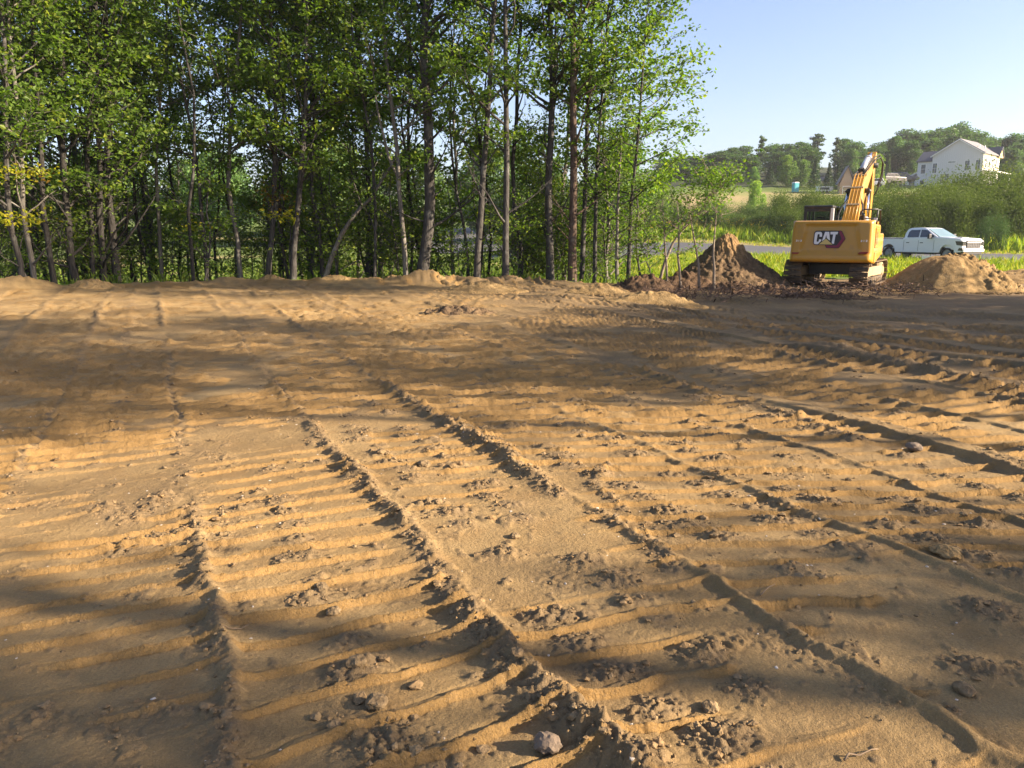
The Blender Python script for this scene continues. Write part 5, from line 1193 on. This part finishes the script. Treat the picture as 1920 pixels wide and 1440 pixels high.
def heap(name, label, cat, c, rx, ry, hfun, mat, n=(70, 150), rough=.05, seed=0, tone=None, crumbf=5.0, rz=0):
    u = np.linspace(0, 1, n[0])[:, None] ** .8; a = np.linspace(0, 2 * np.pi, n[1], endpoint=False)[None]
    wob = 1 + .13 * pn(np.cos(a) * 1.6, np.sin(a) * 1.6, seed) + .05 * pn(np.cos(a) * 5, np.sin(a) * 5, seed + 1)
    x = (u * np.cos(a) * rx * wob); y = (u * np.sin(a) * ry * wob)
    h = hfun(u + 0 * a, x, y)
    wx, wy = x + c[0], y + c[1]
    cm = np.abs(pn(wx * crumbf, wy * crumbf, seed + 2)) + .5 * np.abs(pn(wx * crumbf * 2.3, wy * crumbf * 2.3, seed + 3)) + .3 * np.abs(pn(wx * crumbf * 5, wy * crumbf * 5, seed + 4))
    rf = rough(u + 0 * a, x, y) if callable(rough) else rough
    z = h + rf * (cm - .5) * sstep(1.0, .85, u) + .25 * rf * fbm(wx * 1.2, wy * 1.2, 3, seed + 6) * (h > .05) - .12 * sstep(.93, 1, u)
    base = base_z(wx, wy)
    V = np.stack([x, y, z + base - gz(*c)], -1).reshape(-1, 3)
    i = np.arange(n[0] - 1)[:, None] * n[1]; j = np.arange(n[1])[None]; j2 = (j + 1) % n[1]
    F = np.stack([i + j, i + n[1] + j, i + n[1] + j2, i + j2], -1).reshape(-1, 4)
    tn = tone(u + 0 * a, x, y, z).ravel() if tone else np.zeros(len(V))
    o = link(name, np_mesh(name, V, F, mat, True, {"tone": tn}), None, (c[0], c[1], gz(*c)))
    return tag(o, label, cat)
# dark heap with a lump of orange subsoil on top
heap("soil_heap", "dark pointed heap of topsoil with a lump of tan subsoil on its peak", "soil heap", (6.95, 24.6), 2.15, 2.0,
     lambda u, x, y: 1.40 * (1 - u ** 1.05) + .30 * np.exp(-(((x - .02) / .62) ** 2 + ((y + .15) / .6) ** 2)), M_SOIL, (90, 190), .14, 60,
     lambda u, x, y, z: sstep(.30, .62, np.exp(-(((x - .10) / .55) ** 2 + ((y + .25) / .5) ** 2)) + .25 * fbm(x * 3, z * 3, 3, 61)) * .9)
heap("sand_heap", "rounded heap of sand at right, smoothed by a bucket on its left side", "sand heap", (13.15, 22.6), 2.35, 1.75,
     lambda u, x, y: 0.98 * (1 - sstep(.18, 1.05, u)) * 1.0 + .03 * np.exp(-((x - .1) / .7) ** 2 - (y / .6) ** 2), M_SAND, (90, 190),
     lambda u, x, y: .03 + .19 * sstep(-.25, .35, x + .3 * y + .2 * fbm(x * 2, y * 2, 2, 65)), 64, crumbf=3.6)
heap("sand_heap", "low pale spread of gravelly dirt at the right edge behind the sand heap", "sand heap", (19.3, 27.2), 3.6, 2.2, lambda u, x, y: .42 * (1 - u ** 1.5), M_SAND, (40, 90), .12, 68)
for (px, py, rx, ry, h, lab, sd, mt) in [
    (1215, 549, 1.25, .8, .46, "dark mound of bark mulch at the left end of the mulch ridge", 70, 'm'), (1290, 545, 1.4, .8, .55, "highest brown mound of mulch in front of the thin poles", 71, 'm'),
    (1370, 548, 1.2, .65, .32, "brown mulch mound at the foot of the dark soil heap", 72, 'm'), (1450, 548, 1.0, .55, .18, "shaggy brown mulch mound left of the excavator's track", 73, 'm'),
    (1530, 556, 1.15, .45, .10, "dark torn-up turf mound right behind the excavator", 74, 'm'), (1600, 560, .8, .4, .09, "small sandy brown mound behind the excavator's right track", 75, 's'),
    (1130, 562, 1.0, .5, .26, "smooth grey sand mound in front of the reddish forked tree", 76, 'l'), (1235, 575, 1.3, .45, .28, "long smooth sand mound before the dark mulch ridge", 77, 'l'),
    (905, 543, 1.25, .7, .34, "broad sandy mound at the lot's edge right of the thickest tree", 78, 'l'), (860, 575, .75, .35, .20, "small brown dirt mound lying out on the lot before the wood", 79, 's'),
    (820, 530, .7, .5, .36, "pointed sandy mound at the foot of the thickest tree", 80, 'l'), (735, 528, .45, .35, .34, "small sharp sand mound with a sunlit side left of the thickest tree", 81, 'l'),
    (628, 527, .9, .5, .30, "rounded sand mound at the foot of the pale leaning trunk", 82, 'l'), (508, 527, .7, .4, .30, "sand mound right of the pale S-curved tree", 83, 'l'), (168, 537, .9, .5, .34, "low sand mound before the dark trunk cluster at left", 84, 'l')]:
    p = ground_pt(px, py); Y = p.y + .2
    if px < 1000: p = p * .86; Y = p.y + .1
    heap("dirt_mound", lab, "dirt mound", (p.x, Y), rx, ry, lambda u, x, y, h=h, wx0=px: h * (.72 if wx0 < 1000 else 1.0) * (1 - sstep(0, 1.02, u)), {'m': M_MULCH, 's': M_SOIL, 'l': M_SAND}[mt], (34, 72), {'m': .16, 's': .10, 'l': .06}[mt] , sd, crumbf=5)
HAZE = 0.00028
# shreds of bark and roots lying on the mulch ridge, and crumbs of soil on the lot
dg = bpy.context.evaluated_depsgraph_get() if False else None
def crumbs(name, label, cat, P, size, rg, mat, squash=.75, octa=False):
    n = len(P)
    ico = np.array([(0,0,1),(.894,0,.447),(.276,.851,.447),(-.724,.526,.447),(-.724,-.526,.447),(.276,-.851,.447),(.724,.526,-.447),(-.276,.851,-.447),(-.894,0,-.447),(-.276,-.851,-.447),(.724,-.526,-.447),(0,0,-1)])
    tri = np.array([(0,1,2),(0,2,3),(0,3,4),(0,4,5),(0,5,1),(1,6,2),(2,7,3),(3,8,4),(4,9,5),(5,10,1),(6,7,2),(7,8,3),(8,9,4),(9,10,5),(10,6,1),(11,7,6),(11,8,7),(11,9,8),(11,10,9),(11,6,10)])
    if octa:
        ico = np.array([(1, 0, 0), (0, 1, 0), (-1, 0, 0), (0, -1, 0), (0, 0, 1), (0, 0, -1)]); tri = np.array([(0, 1, 4), (1, 2, 4), (2, 3, 4), (3, 0, 4), (1, 0, 5), (2, 1, 5), (3, 2, 5), (0, 3, 5)])
    k = len(ico)
    v = ico[None] * rg.uniform(.55, 1.25, (n, k, 1)) * size[:, None, None] * np.stack([rg.uniform(.8, 1.3, n), rg.uniform(.8, 1.3, n), rg.uniform(.5, .95, n) * squash], 1)[:, None]
    V = (v + P[:, None]).reshape(-1, 3); F = (tri[None] + k * np.arange(n)[:, None, None]).reshape(-1, 3)
    o = link(name, np_mesh(name, V, F, mat, False, {"tone": np.repeat(np.clip(rg.normal(size=n) * .3 + .3, 0, 1), k)}))
    return tag(o, label, cat, kind='stuff')
crg = np.random.default_rng(1200)
_lot = bpy.data.objects["dirt_lot"].data
_nv = len(_lot.vertices); _co = np.empty(_nv * 3, np.float32); _lot.vertices.foreach_get("co", _co); _co = _co.reshape(-1, 3)
_lo = np.empty(_nv, np.float32); _lot.attributes["loose"].data.foreach_get("value", _lo)
_rr = np.hypot(_co[:, 0], _co[:, 1])
M_CRUMB = soil_mat("soil_crumbs", (.15, .102, .054), (.21, .150, .082), (.29, .21, .118), 3)
w = (_lo > .25) * np.clip(_rr, 1, 8) ** 2.0 * (_rr < 11) * (_lo ** 1.5) + 0.004 * np.clip(_rr, 1, 8) ** 2 * (_rr < 11)
ci = crg.choice(_nv, 21000, p=w / w.sum()); P = _co[ci].astype(float) + crg.normal(size=(21000, 3)) * .012; P[:, 2] = _co[ci, 2] + .001
sz = .0035 + .009 * crg.uniform(0, 1, 21000) ** 2.6
crumbs("soil_crumbs", "loose crumbs of dry soil along the track ridges", "soil crumbs", P, sz, crg, M_CRUMB, octa=True)
ci = crg.choice(_nv, 2600, p=w / w.sum()); P = _co[ci].astype(float); P[:, 2] += .003
crumbs("soil_lumps", "small broken lumps of soil on and beside the track ridges", "soil lumps", P, .010 + .020 * crg.uniform(0, 1, 2600) ** 2.6, crg, M_CRUMB)
M_PEB = simple("pale_pebble", (.46, .41, .34), .8, var=.3, scale=4)
w = ((_rr > 1.8) & (_rr < 9)) * np.clip(_rr, 1, 8) ** 2
ci = crg.choice(_nv, 500, p=w / w.sum()); P = _co[ci].astype(float)
crumbs("pebbles", "tiny pale pebbles strewn over the sand", "pebbles", P, .004 + .007 * crg.uniform(0, 1, 500) ** 2, crg, M_PEB)
def lot_z(x, y):
    i = np.argmin((_co[:, 0] - x) ** 2 + (_co[:, 1] - y) ** 2); return float(_co[i, 2])
# larger clods that can be told apart
M_STONE = simple("brown_stone", (.15, .11, .075), .85, var=.25, scale=14, bump=.006, bscale=40)
def rock(name, label, cat, px, py, r, seed, mat, squash=.7, sink=.3, group=None):
    p = ground_pt(px, py); bm = bmesh.new(); bmesh.ops.create_icosphere(bm, subdivisions=3, radius=r)
    rg = np.random.default_rng(seed); off = rg.uniform(0, 50)
    for v in bm.verts:
        d = v.co.normalized(); k = 1 + .22 * float(pn(d.x * 1.7 + off, d.y * 1.7 + d.z * 1.3)) + .08 * float(pn(d.x * 5 + off, d.y * 5 - d.z * 4)) ; v.co = Vector((d.x * r * k * 1.15, d.y * r * k, d.z * r * k * squash))
    me = bpy.data.meshes.new(name); bm.to_mesh(me); bm.free(); me.materials.append(mat)
    o = link(name, me, None, (p.x, p.y, lot_z(p.x, p.y) + r * squash * (1 - sink)), rg.uniform(0, 6)); return tag(o, label, cat, group)
rock("stone", "fist-sized brown stone beside the big ridge at the bottom edge of the photo", "stone", 1026, 1412, .040, 1, M_STONE, .8, .35)
rock("stone", "dark stone lying in the shaded track ruts at the right", "stone", 1713, 848, .055, 2, M_STONE, .6)
rock("dirt_clod", "broad flat slab of pale sand near the right edge of the foreground", "dirt clod", 1775, 1042, .075, 3, M_SAND, .30, .8)
for i, (px, py, r, lab) in enumerate([(706, 1325, .038, "rough dirt clod at the bottom centre, nearest of the row of clods"), (668, 1255, .034, "dirt clod second nearest in the row left of the big ridge"), (625, 1143, .030, "dirt clod third in the row left of the big ridge"),
        (600, 1095, .026, "dirt clod fourth in the row left of the big ridge"), (795, 868, .045, "dark dirt clod on the sunlit strip between the two middle ridges"), (965, 1005, .028, "dirt clod alone right of the big ridge in the middle of the lot"), (1330, 1335, .03, "dirt clod near the bottom right with a long pressed bar beside it"), (1805, 1310, .034, "dirt clod by the bottom right corner")]):
    rock("dirt_clod", lab, "dirt clod", px, py, r, 20 + i, M_CRUMB, .62, .45, "clods of dirt on the lot")
M_TWIG = simple("dry_twig", (.20, .14, .085), .85, var=.25, scale=30)
def twig(label, pts, r):
    P = [ground_pt(*q) for q in pts]; c = P[0]; z0 = lot_z(c.x, c.y)
    loc = [Vector((p.x - c.x, p.y - c.y, lot_z(p.x, p.y) - z0 + .006 + .010 * (k % 2))) for k, p in enumerate(P)]
    m = MB().tube(loc, [r * (1 - .6 * k / (len(loc) - 1)) for k in range(len(loc))], 6); o = m.build("twig", M_TWIG); o.location = (c.x, c.y, z0); tag(o, label, "twig")
twig("dry curved twig on the sand at the bottom right", [(1582, 1436), (1590, 1428), (1610, 1427), (1632, 1423), (1645, 1418)], .004)
twig("thin dry root poking out of the sand in the middle of the lot", [(1425, 1125), (1440, 1112), (1452, 1100), (1456, 1086)], .0035)
twig("short dark stick lying at the left beside a deep track", [(420, 1192), (432, 1186), (452, 1180), (470, 1170)], .003)
# bark and root shreds on the mulch ridge
M_SHRED = simple("bark_shred", (.105, .062, .038), .9, var=.5, scale=8)
n = 1500; X = crg.uniform(3.6, 11.4, n); Y = 19.9 + crg.normal(size=n) * .75 + (X > 8.5) * 1.0
sv = []; sf = []
zz = .05 + np.abs(crg.normal(size=n)) * .14
d = crg.normal(size=(n, 3)) * np.array([1, 1, .45]); d /= np.linalg.norm(d, axis=1)[:, None]; L_ = crg.uniform(.06, .24, n)[:, None]
s = np.cross(d, [0, 0, 1]); s /= np.linalg.norm(s, axis=1)[:, None] + 1e-6; Wd = crg.uniform(.008, .022, n)[:, None]
Pc = np.stack([X, Y, zz], 1); up = np.array([0, 0, .012])
V = np.stack([Pc - s * Wd, Pc + s * Wd, Pc + d * L_ + s * Wd * .5, Pc + d * L_ - s * Wd * .5, Pc + up, Pc + d * L_ + up], 1).reshape(-1, 3)
b = 6 * np.arange(n)[:, None, None]
F = (np.array([(0, 3, 5, 4), (1, 4, 5, 2), (0, 1, 2, 3)])[None] + b).reshape(-1, 4)
tag(link("bark_shreds", np_mesh("bark_shreds", V, F, M_SHRED)), "shreds of bark and roots on the dark mulch ridge", "bark shreds", kind='stuff')
# gravel at the foot of the sand heap
n = 700; a = crg.uniform(math.pi * 1.02, math.pi * 2.1, n); rr = crg.normal(size=n) * .10 + 1.0
P = np.stack([13.15 + 2.35 * rr * np.cos(a), 22.6 + 1.75 * rr * np.sin(a), np.full(n, .04)], 1)
crumbs("heap_clods", "fallen clods and stones around the foot of the sand heap", "clods", P, .02 + .045 * crg.uniform(0, 1, n) ** 2.5, crg, M_SAND)

# ------------------------------------------------------------------ houses and things on the far hill
M_SIDING = simple("pale_siding", (0.62, .61, .60), .7, var=.03, scale=3)
M_TRIMW = simple("white_trim", (0.76, .75, .72), .6, var=.02)
M_ROOF = simple("grey_shingles", (0.17, .165, .175), .9, var=.2, scale=9)
M_ROOFD = simple("dark_roof", (0.075, .08, .10), .85, var=.15, scale=6)
M_PANE = simple("dark_pane", (0.05, .065, .07), .1, var=.3, scale=1.5)
M_WOODY = simple("bare_sheathing", (0.62, .47, .22), .8, var=.12, scale=5)
M_CEDAR = simple("sunlit_clapboard", (0.50, .36, .24), .8, var=.2, scale=6)
def wall_prism(name, pts, y0, y1, mat, parent): return MB().prism(pts, 'y', y0, y1).build(name, mat, parent)
def window(parent, x, z, w, h, y, axis='y', frame=M_TRIMW, t=.10):
    """frame with a pane; the wall's outer face is at y (or x), outside is towards -y / +x"""
    f = MB()
    for a, b, c, d in ((x - w / 2 - t / 2, z, t, h + 2 * t), (x + w / 2 + t / 2, z, t, h + 2 * t), (x, z + h / 2 + t / 2, w, t), (x, z - h / 2 - t / 2, w, t), (x, z, w, .05)):
        f.box((a, y - .03, b) if axis == 'y' else (y + .03, a, b), (c, .08, d) if axis == 'y' else (.08, c, d))
    fo = f.build("window", frame, parent)
    MB().box((x, y - .012, z) if axis == 'y' else (y + .012, x, z), (w, .03, h) if axis == 'y' else (.03, w, h)).build("pane", M_PANE, fo)
def big_house():
    c = at(1790, 344, 140); g = c.z - .3
    n = Vector((-.743, -.669, 0)); rz = math.atan2(-n.x * -1, -n.y * 1) if False else math.atan2(n.y, n.x) + math.pi / 2    # local -y faces the gable's way
    h = thing("house", "large white two-storey house with a wide gable on the far hill, right side unfinished", "house", (c.x, c.y, g), rz); h.scale = (.86, .86, .90)
    # local x to the right along the gable wall, y away from the viewer
    W = 4.85
    wall_prism("wall", [(-W, -3), (W, -3), (W, 6.0), (0.1, 8.75), (-W, 6.0)], 0, 10.5, M_SIDING, h)
    bb = MB()
    for k in range(24): x = -W + .2 + k * .41; zt = 6.0 + 2.75 * (1 - abs(x - .1) / (W + .1)) - .25; bb.box((x, -.015, (zt - 3) / 2), (.05, .04, zt + 3))
    o = bb.build("batten", M_SIDING, h); o['kind'] = 'stuff'
    for s in (-1, 1):
        xa, za = (s * (W + .35), 5.82)
        rf = MB().prism([(0.1, 8.86), (xa, za), (xa, za + .20), (0.1, 9.06)] if s > 0 else [(0.1, 8.86), (0.1, 9.06), (xa, za + .20), (xa, za)], 'y', -.35, 10.8).build("roof", M_ROOF, h)
        MB().prism([(0.1, 8.72), (xa, za - .16), (xa, za + .06), (0.1, 8.94)] if s > 0 else [(0.1, 8.72), (0.1, 8.94), (xa, za + .06), (xa, za - .16)], 'y', -.40, -.352).build("bargeboard", M_TRIMW, rf)
    for y, x in ((4.2, 2.6), (6.8, 2.9)): MB().tube([(x, y, 7.0), (x, y, 8.0)], .10, 8).build("vent_pipe", M_TRIMW, h)
    for x, z, w, hh in ((-4.25, 3.55, .9, 1.9), (2.0, 3.7, .9, 1.9), (-2.1, 1.4, 1.7, 1.8), (-1.0, 4.55, 1.4, .28), (4.0, 3.7, .9, 1.9)): window(h, x, z, w, hh, 0)
    # right side: bare sheathing with white-trimmed windows, shadowed eave, small end gable
    MB().box((W + .02, 5.0, 4.35), (.06, 9.6, 2.7)).build("sheathing", M_WOODY, h)
    for k in range(4): window(h, 1.5 + k * 2.2, 4.2, 1.0, 1.7, W + .06, 'x', t=.22)
    MB().prism([(W, 2.5), (W + 2.6, 2.2), (W + 2.6, 2.4), (W, 2.75)], 'y', .5, 10.2).build("porch_roof", M_TRIMW, h)
    for y in (.8, 4.0, 7.2, 9.8): MB().box((W + 2.4, y, .2), (.18, .18, 4.2)).build("porch_post", M_TRIMW, h)
    MB().prism([(8.4, 5.6), (11.6, 5.6), (10.0, 7.4)], 'x', W - 2.5, W + .35).build("dormer", M_WOODY, h)
    MB().prism([(8.2, 5.55), (10.0, 7.55), (11.8, 5.55), (11.8, 5.75), (10.0, 7.8), (8.2, 5.75)], 'x', W - 2.6, W + .55).build("dormer_roof", M_ROOFD, h)
    # garage wing on the left with a darker roof, and its little porch
    wall_prism("wing_wall", [(-W - 3.1, -3), (-W + .1, -3), (-W + .1, 5.0), (-W - 3.1, 5.0)], .6, 7.5, M_SIDING, h)
    MB().prism([(.25, 4.95), (.25, 5.15), (3.9, 7.3), (7.9, 5.15), (7.9, 4.95)], 'x', -W - 3.4, -W + 1.2).build("wing_roof", M_ROOFD, h)
    for x, z in ((-W - 1.9, 3.55), (-W - 1.9, 0.4)): window(h, x, z, .9, 1.8, .6)
    MB().prism([(-W - 6.3, 1.55), (-W - 3.0, 2.9), (-W - 3.0, 3.1), (-W - 6.3, 1.75)], 'y', .8, 6.0).build("porch_roof", M_TRIMW, h)
    MB().box((-W - 4.3, 3.6, -.6), (2.6, 4.4, 4.6)).build("porch_wall", M_SIDING, h)
    for x in (-W - 6.0, -W - 3.3): MB().box((x, 1.0, -.5), (.2, .2, 4.4)).build("porch_post", M_TRIMW, h)
    window(h, -W - 4.3, .5, 1.2, 1.6, 1.4)
big_house()
def gable_house(name, label, px, py, Y, rz, W, D, eave, ridge, wmat, rmat, siding=False):
    c = at(px, py, Y); g = gz(c.x, Y); h = thing(name, label, "house", (c.x, Y, g - .3), rz)
    dz = c.z - g
    wall_prism("wall", [(-W, 0), (W, 0), (W, eave + dz), (0, ridge + dz), (-W, eave + dz)], 0, D, wmat, h)
    if siding:
        sb = MB()
        for k in range(14): sb.box((0, -.03, eave + dz - 2.4 + k * .2), (2 * W * min(1, 1.0 if k < 12 else .8), .06, .12), Matrix.Rotation(.12, 3, 'X'))
        o = sb.build("clapboard", wmat, h); o['kind'] = 'stuff'
    for s in (-1, 1):
        xa, za = s * (W + .35), eave + dz - .20
        MB().prism([(0, ridge + dz + .05), (xa, za), (xa, za + .2), (0, ridge + dz + .25)] if s > 0 else [(0, ridge + dz + .05), (0, ridge + dz + .25), (xa, za + .2), (xa, za)], 'y', -.35, D + .35).build("roof", rmat, h)
    window(h, 0, eave + dz - 1.2, 1.0, 1.3, 0)
    return h
gable_house("house", "house with a grey roof half hidden by spruces behind the excavator's boom", 1554, 338, 162, math.radians(70), 1.3, 2, -1.4, .8, M_SIDING, M_ROOF)
gable_house("house", "house with a sunlit wooden gable and pale pointed roof just left of the boom", 1588, 340, 128, math.radians(-14), 1.05, 2.0, 0.0, 2.6, M_CEDAR, M_ROOF, True)
gable_house("house", "blue-grey roofed house among the trees left of the white house", 1708, 300, 172, math.radians(82), 3.4, 6, -.6, 1.5, M_SIDING, M_ROOFD)

# portable toilet, trailer, parked vehicles
M_TEAL = simple("teal_plastic", (0.03, .30, .36), .5, var=.08)
p = at(1490, 371, 131); g = gz(p.x, 131)
t = thing("portable_toilet", "turquoise portable toilet on the far slope left of the excavator", "portable toilet", (p.x, p.y, g), .2); t.scale = (.74, .74, .74)
MB().box((0, 0, 1.05), (1.15, 1.15, 2.1)).build("cabin", M_TEAL, t, .04)
MB().prism([(-.62, 2.1), (.62, 2.1), (.45, 2.32), (-.45, 2.32)], 'y', -.62, .62).build("roof", M_TRIMW, t, .04)
MB().box((0, -.585, 1.0), (.8, .03, 1.8)).build("door", M_TEAL, t, .02)
MB().box((0, 0, .04), (1.25, 1.25, .12)).build("skid", M_TRIM, t)
p = at(1544, 374, 131)
t = thing("trailer", "low white box trailer parked on the far slope beside the turquoise toilet", "trailer", (p.x, p.y, gz(p.x, p.y)), .12); t.scale = (.56, .56, .56)
MB().box((0, 0, 1.05), (4.6, 1.9, 1.5)).build("box", M_TRIMW, t, .06)
MB().box((-.4, -.96, 1.15), (3.0, .03, .7)).build("side_panel", M_PANE, t)
for x in (-.6, .4):
    for s in (-1, 1): MB().tube([(x, s * .95, .32), (x, s * .78, .32)], .32, 14).build("wheel", M_RUBBER, t)
MB().tube([(2.3, 0, .5), (3.2, 0, .45)], .06, 6).build("drawbar", M_TRIM, t)
def far_car(name, label, cat, px, py, Y, rz, mat, suv=True, L=4.6):
    p = at(px, py, Y); t = thing(name, label, cat, (p.x, Y, p.z), rz); t.scale = (L / 4.6,) * 3
    MB().prism([(-2.3, .35), (2.3, .35), (2.32, .75), (2.15, .98), (1.0, 1.05), (-2.2, 1.08), (-2.32, .8)], 'y', -.92, .92).build("body", mat, t, .06, 3)
    tp = [(-2.15, 1.04), (1.05, 1.04), (.35, 1.62), (-1.85, 1.66)] if suv else [(-1.7, 1.04), (1.0, 1.04), (.25, 1.45), (-1.0, 1.45)]
    MB().prism(tp, 'y', -.78, .78).build("cab", mat, t, .05, 2)
    q = [(a * .9 - .03, 1.10 + (z - 1.04) * .78) for a, z in tp]
    for s in (-1, 1): MB().prism(q, 'y', s * .79, s * .76).build("side_window", M_TINT, t)
    for x in (-1.4, 1.42):
        for s in (-1, 1): MB().tube([(x, s * .95, .34), (x, s * .72, .34)], .34, 16).build("wheel", M_RUBBER, t)
    for s in (-1, 1): MB().box((2.30, s * .65, .78), (.05, .35, .14)).build("headlight", M_LAMP, t)
M_DKBLUE = simple("dark_blue_paint", (.02, .028, .05), .25, coat=.5); M_DKGREY = simple("dark_grey_paint", (.03, .032, .035), .25, coat=.5)
far_car("parked_car", "small white car parked on the hill just right of the excavator's stick", "car", 1633, 351, 124, 2.9, M_TW, L=3.8)
far_car("parked_car", "black car parked under the trees left of the white house", "car", 1672, 344, 132, .3, M_DKGREY)
far_car("parked_car", "dark blue car parked before the white house's porch", "car", 1692, 342, 133, -.2, M_DKBLUE)
# white board stuck in the ground behind the sand heap
p = at(1739, 488, 40)
t = thing("sign_board", "small blank white board standing behind the sand heap below the pickup", "sign", (p.x, p.y, gz(p.x, p.y)), -.45)
hb = p.z - gz(p.x, p.y)
MB().box((0, 0, .40), (.56, .02, .42)).build("panel", M_WHITE, t, .004)
for s in (-1, 1): MB().box((s * .2, .03, .22), (.04, .035, .6)).build("stake", M_POLE, t)

# ------------------------------------------------------------------ haze: the summer air over the far hill
m = bpy.data.materials.new("haze_air"); m.use_nodes = True; nt = m.node_tree
nt.nodes.remove(nt.nodes["Principled BSDF"])
pv = nt.nodes.new("ShaderNodeVolumePrincipled"); pv.inputs["Color"].default_value = (.93, .95, 1.0, 1); pv.inputs["Density"].default_value = HAZE; pv.inputs["Anisotropy"].default_value = 0.2
nt.links.new(pv.outputs[0], nt.nodes["Material Output"].inputs["Volume"])
tag(MB().box((0, 0, 29), (850, 850, 64)).build("haze", m), "thin summer haze over the whole site", "haze", kind='stuff')
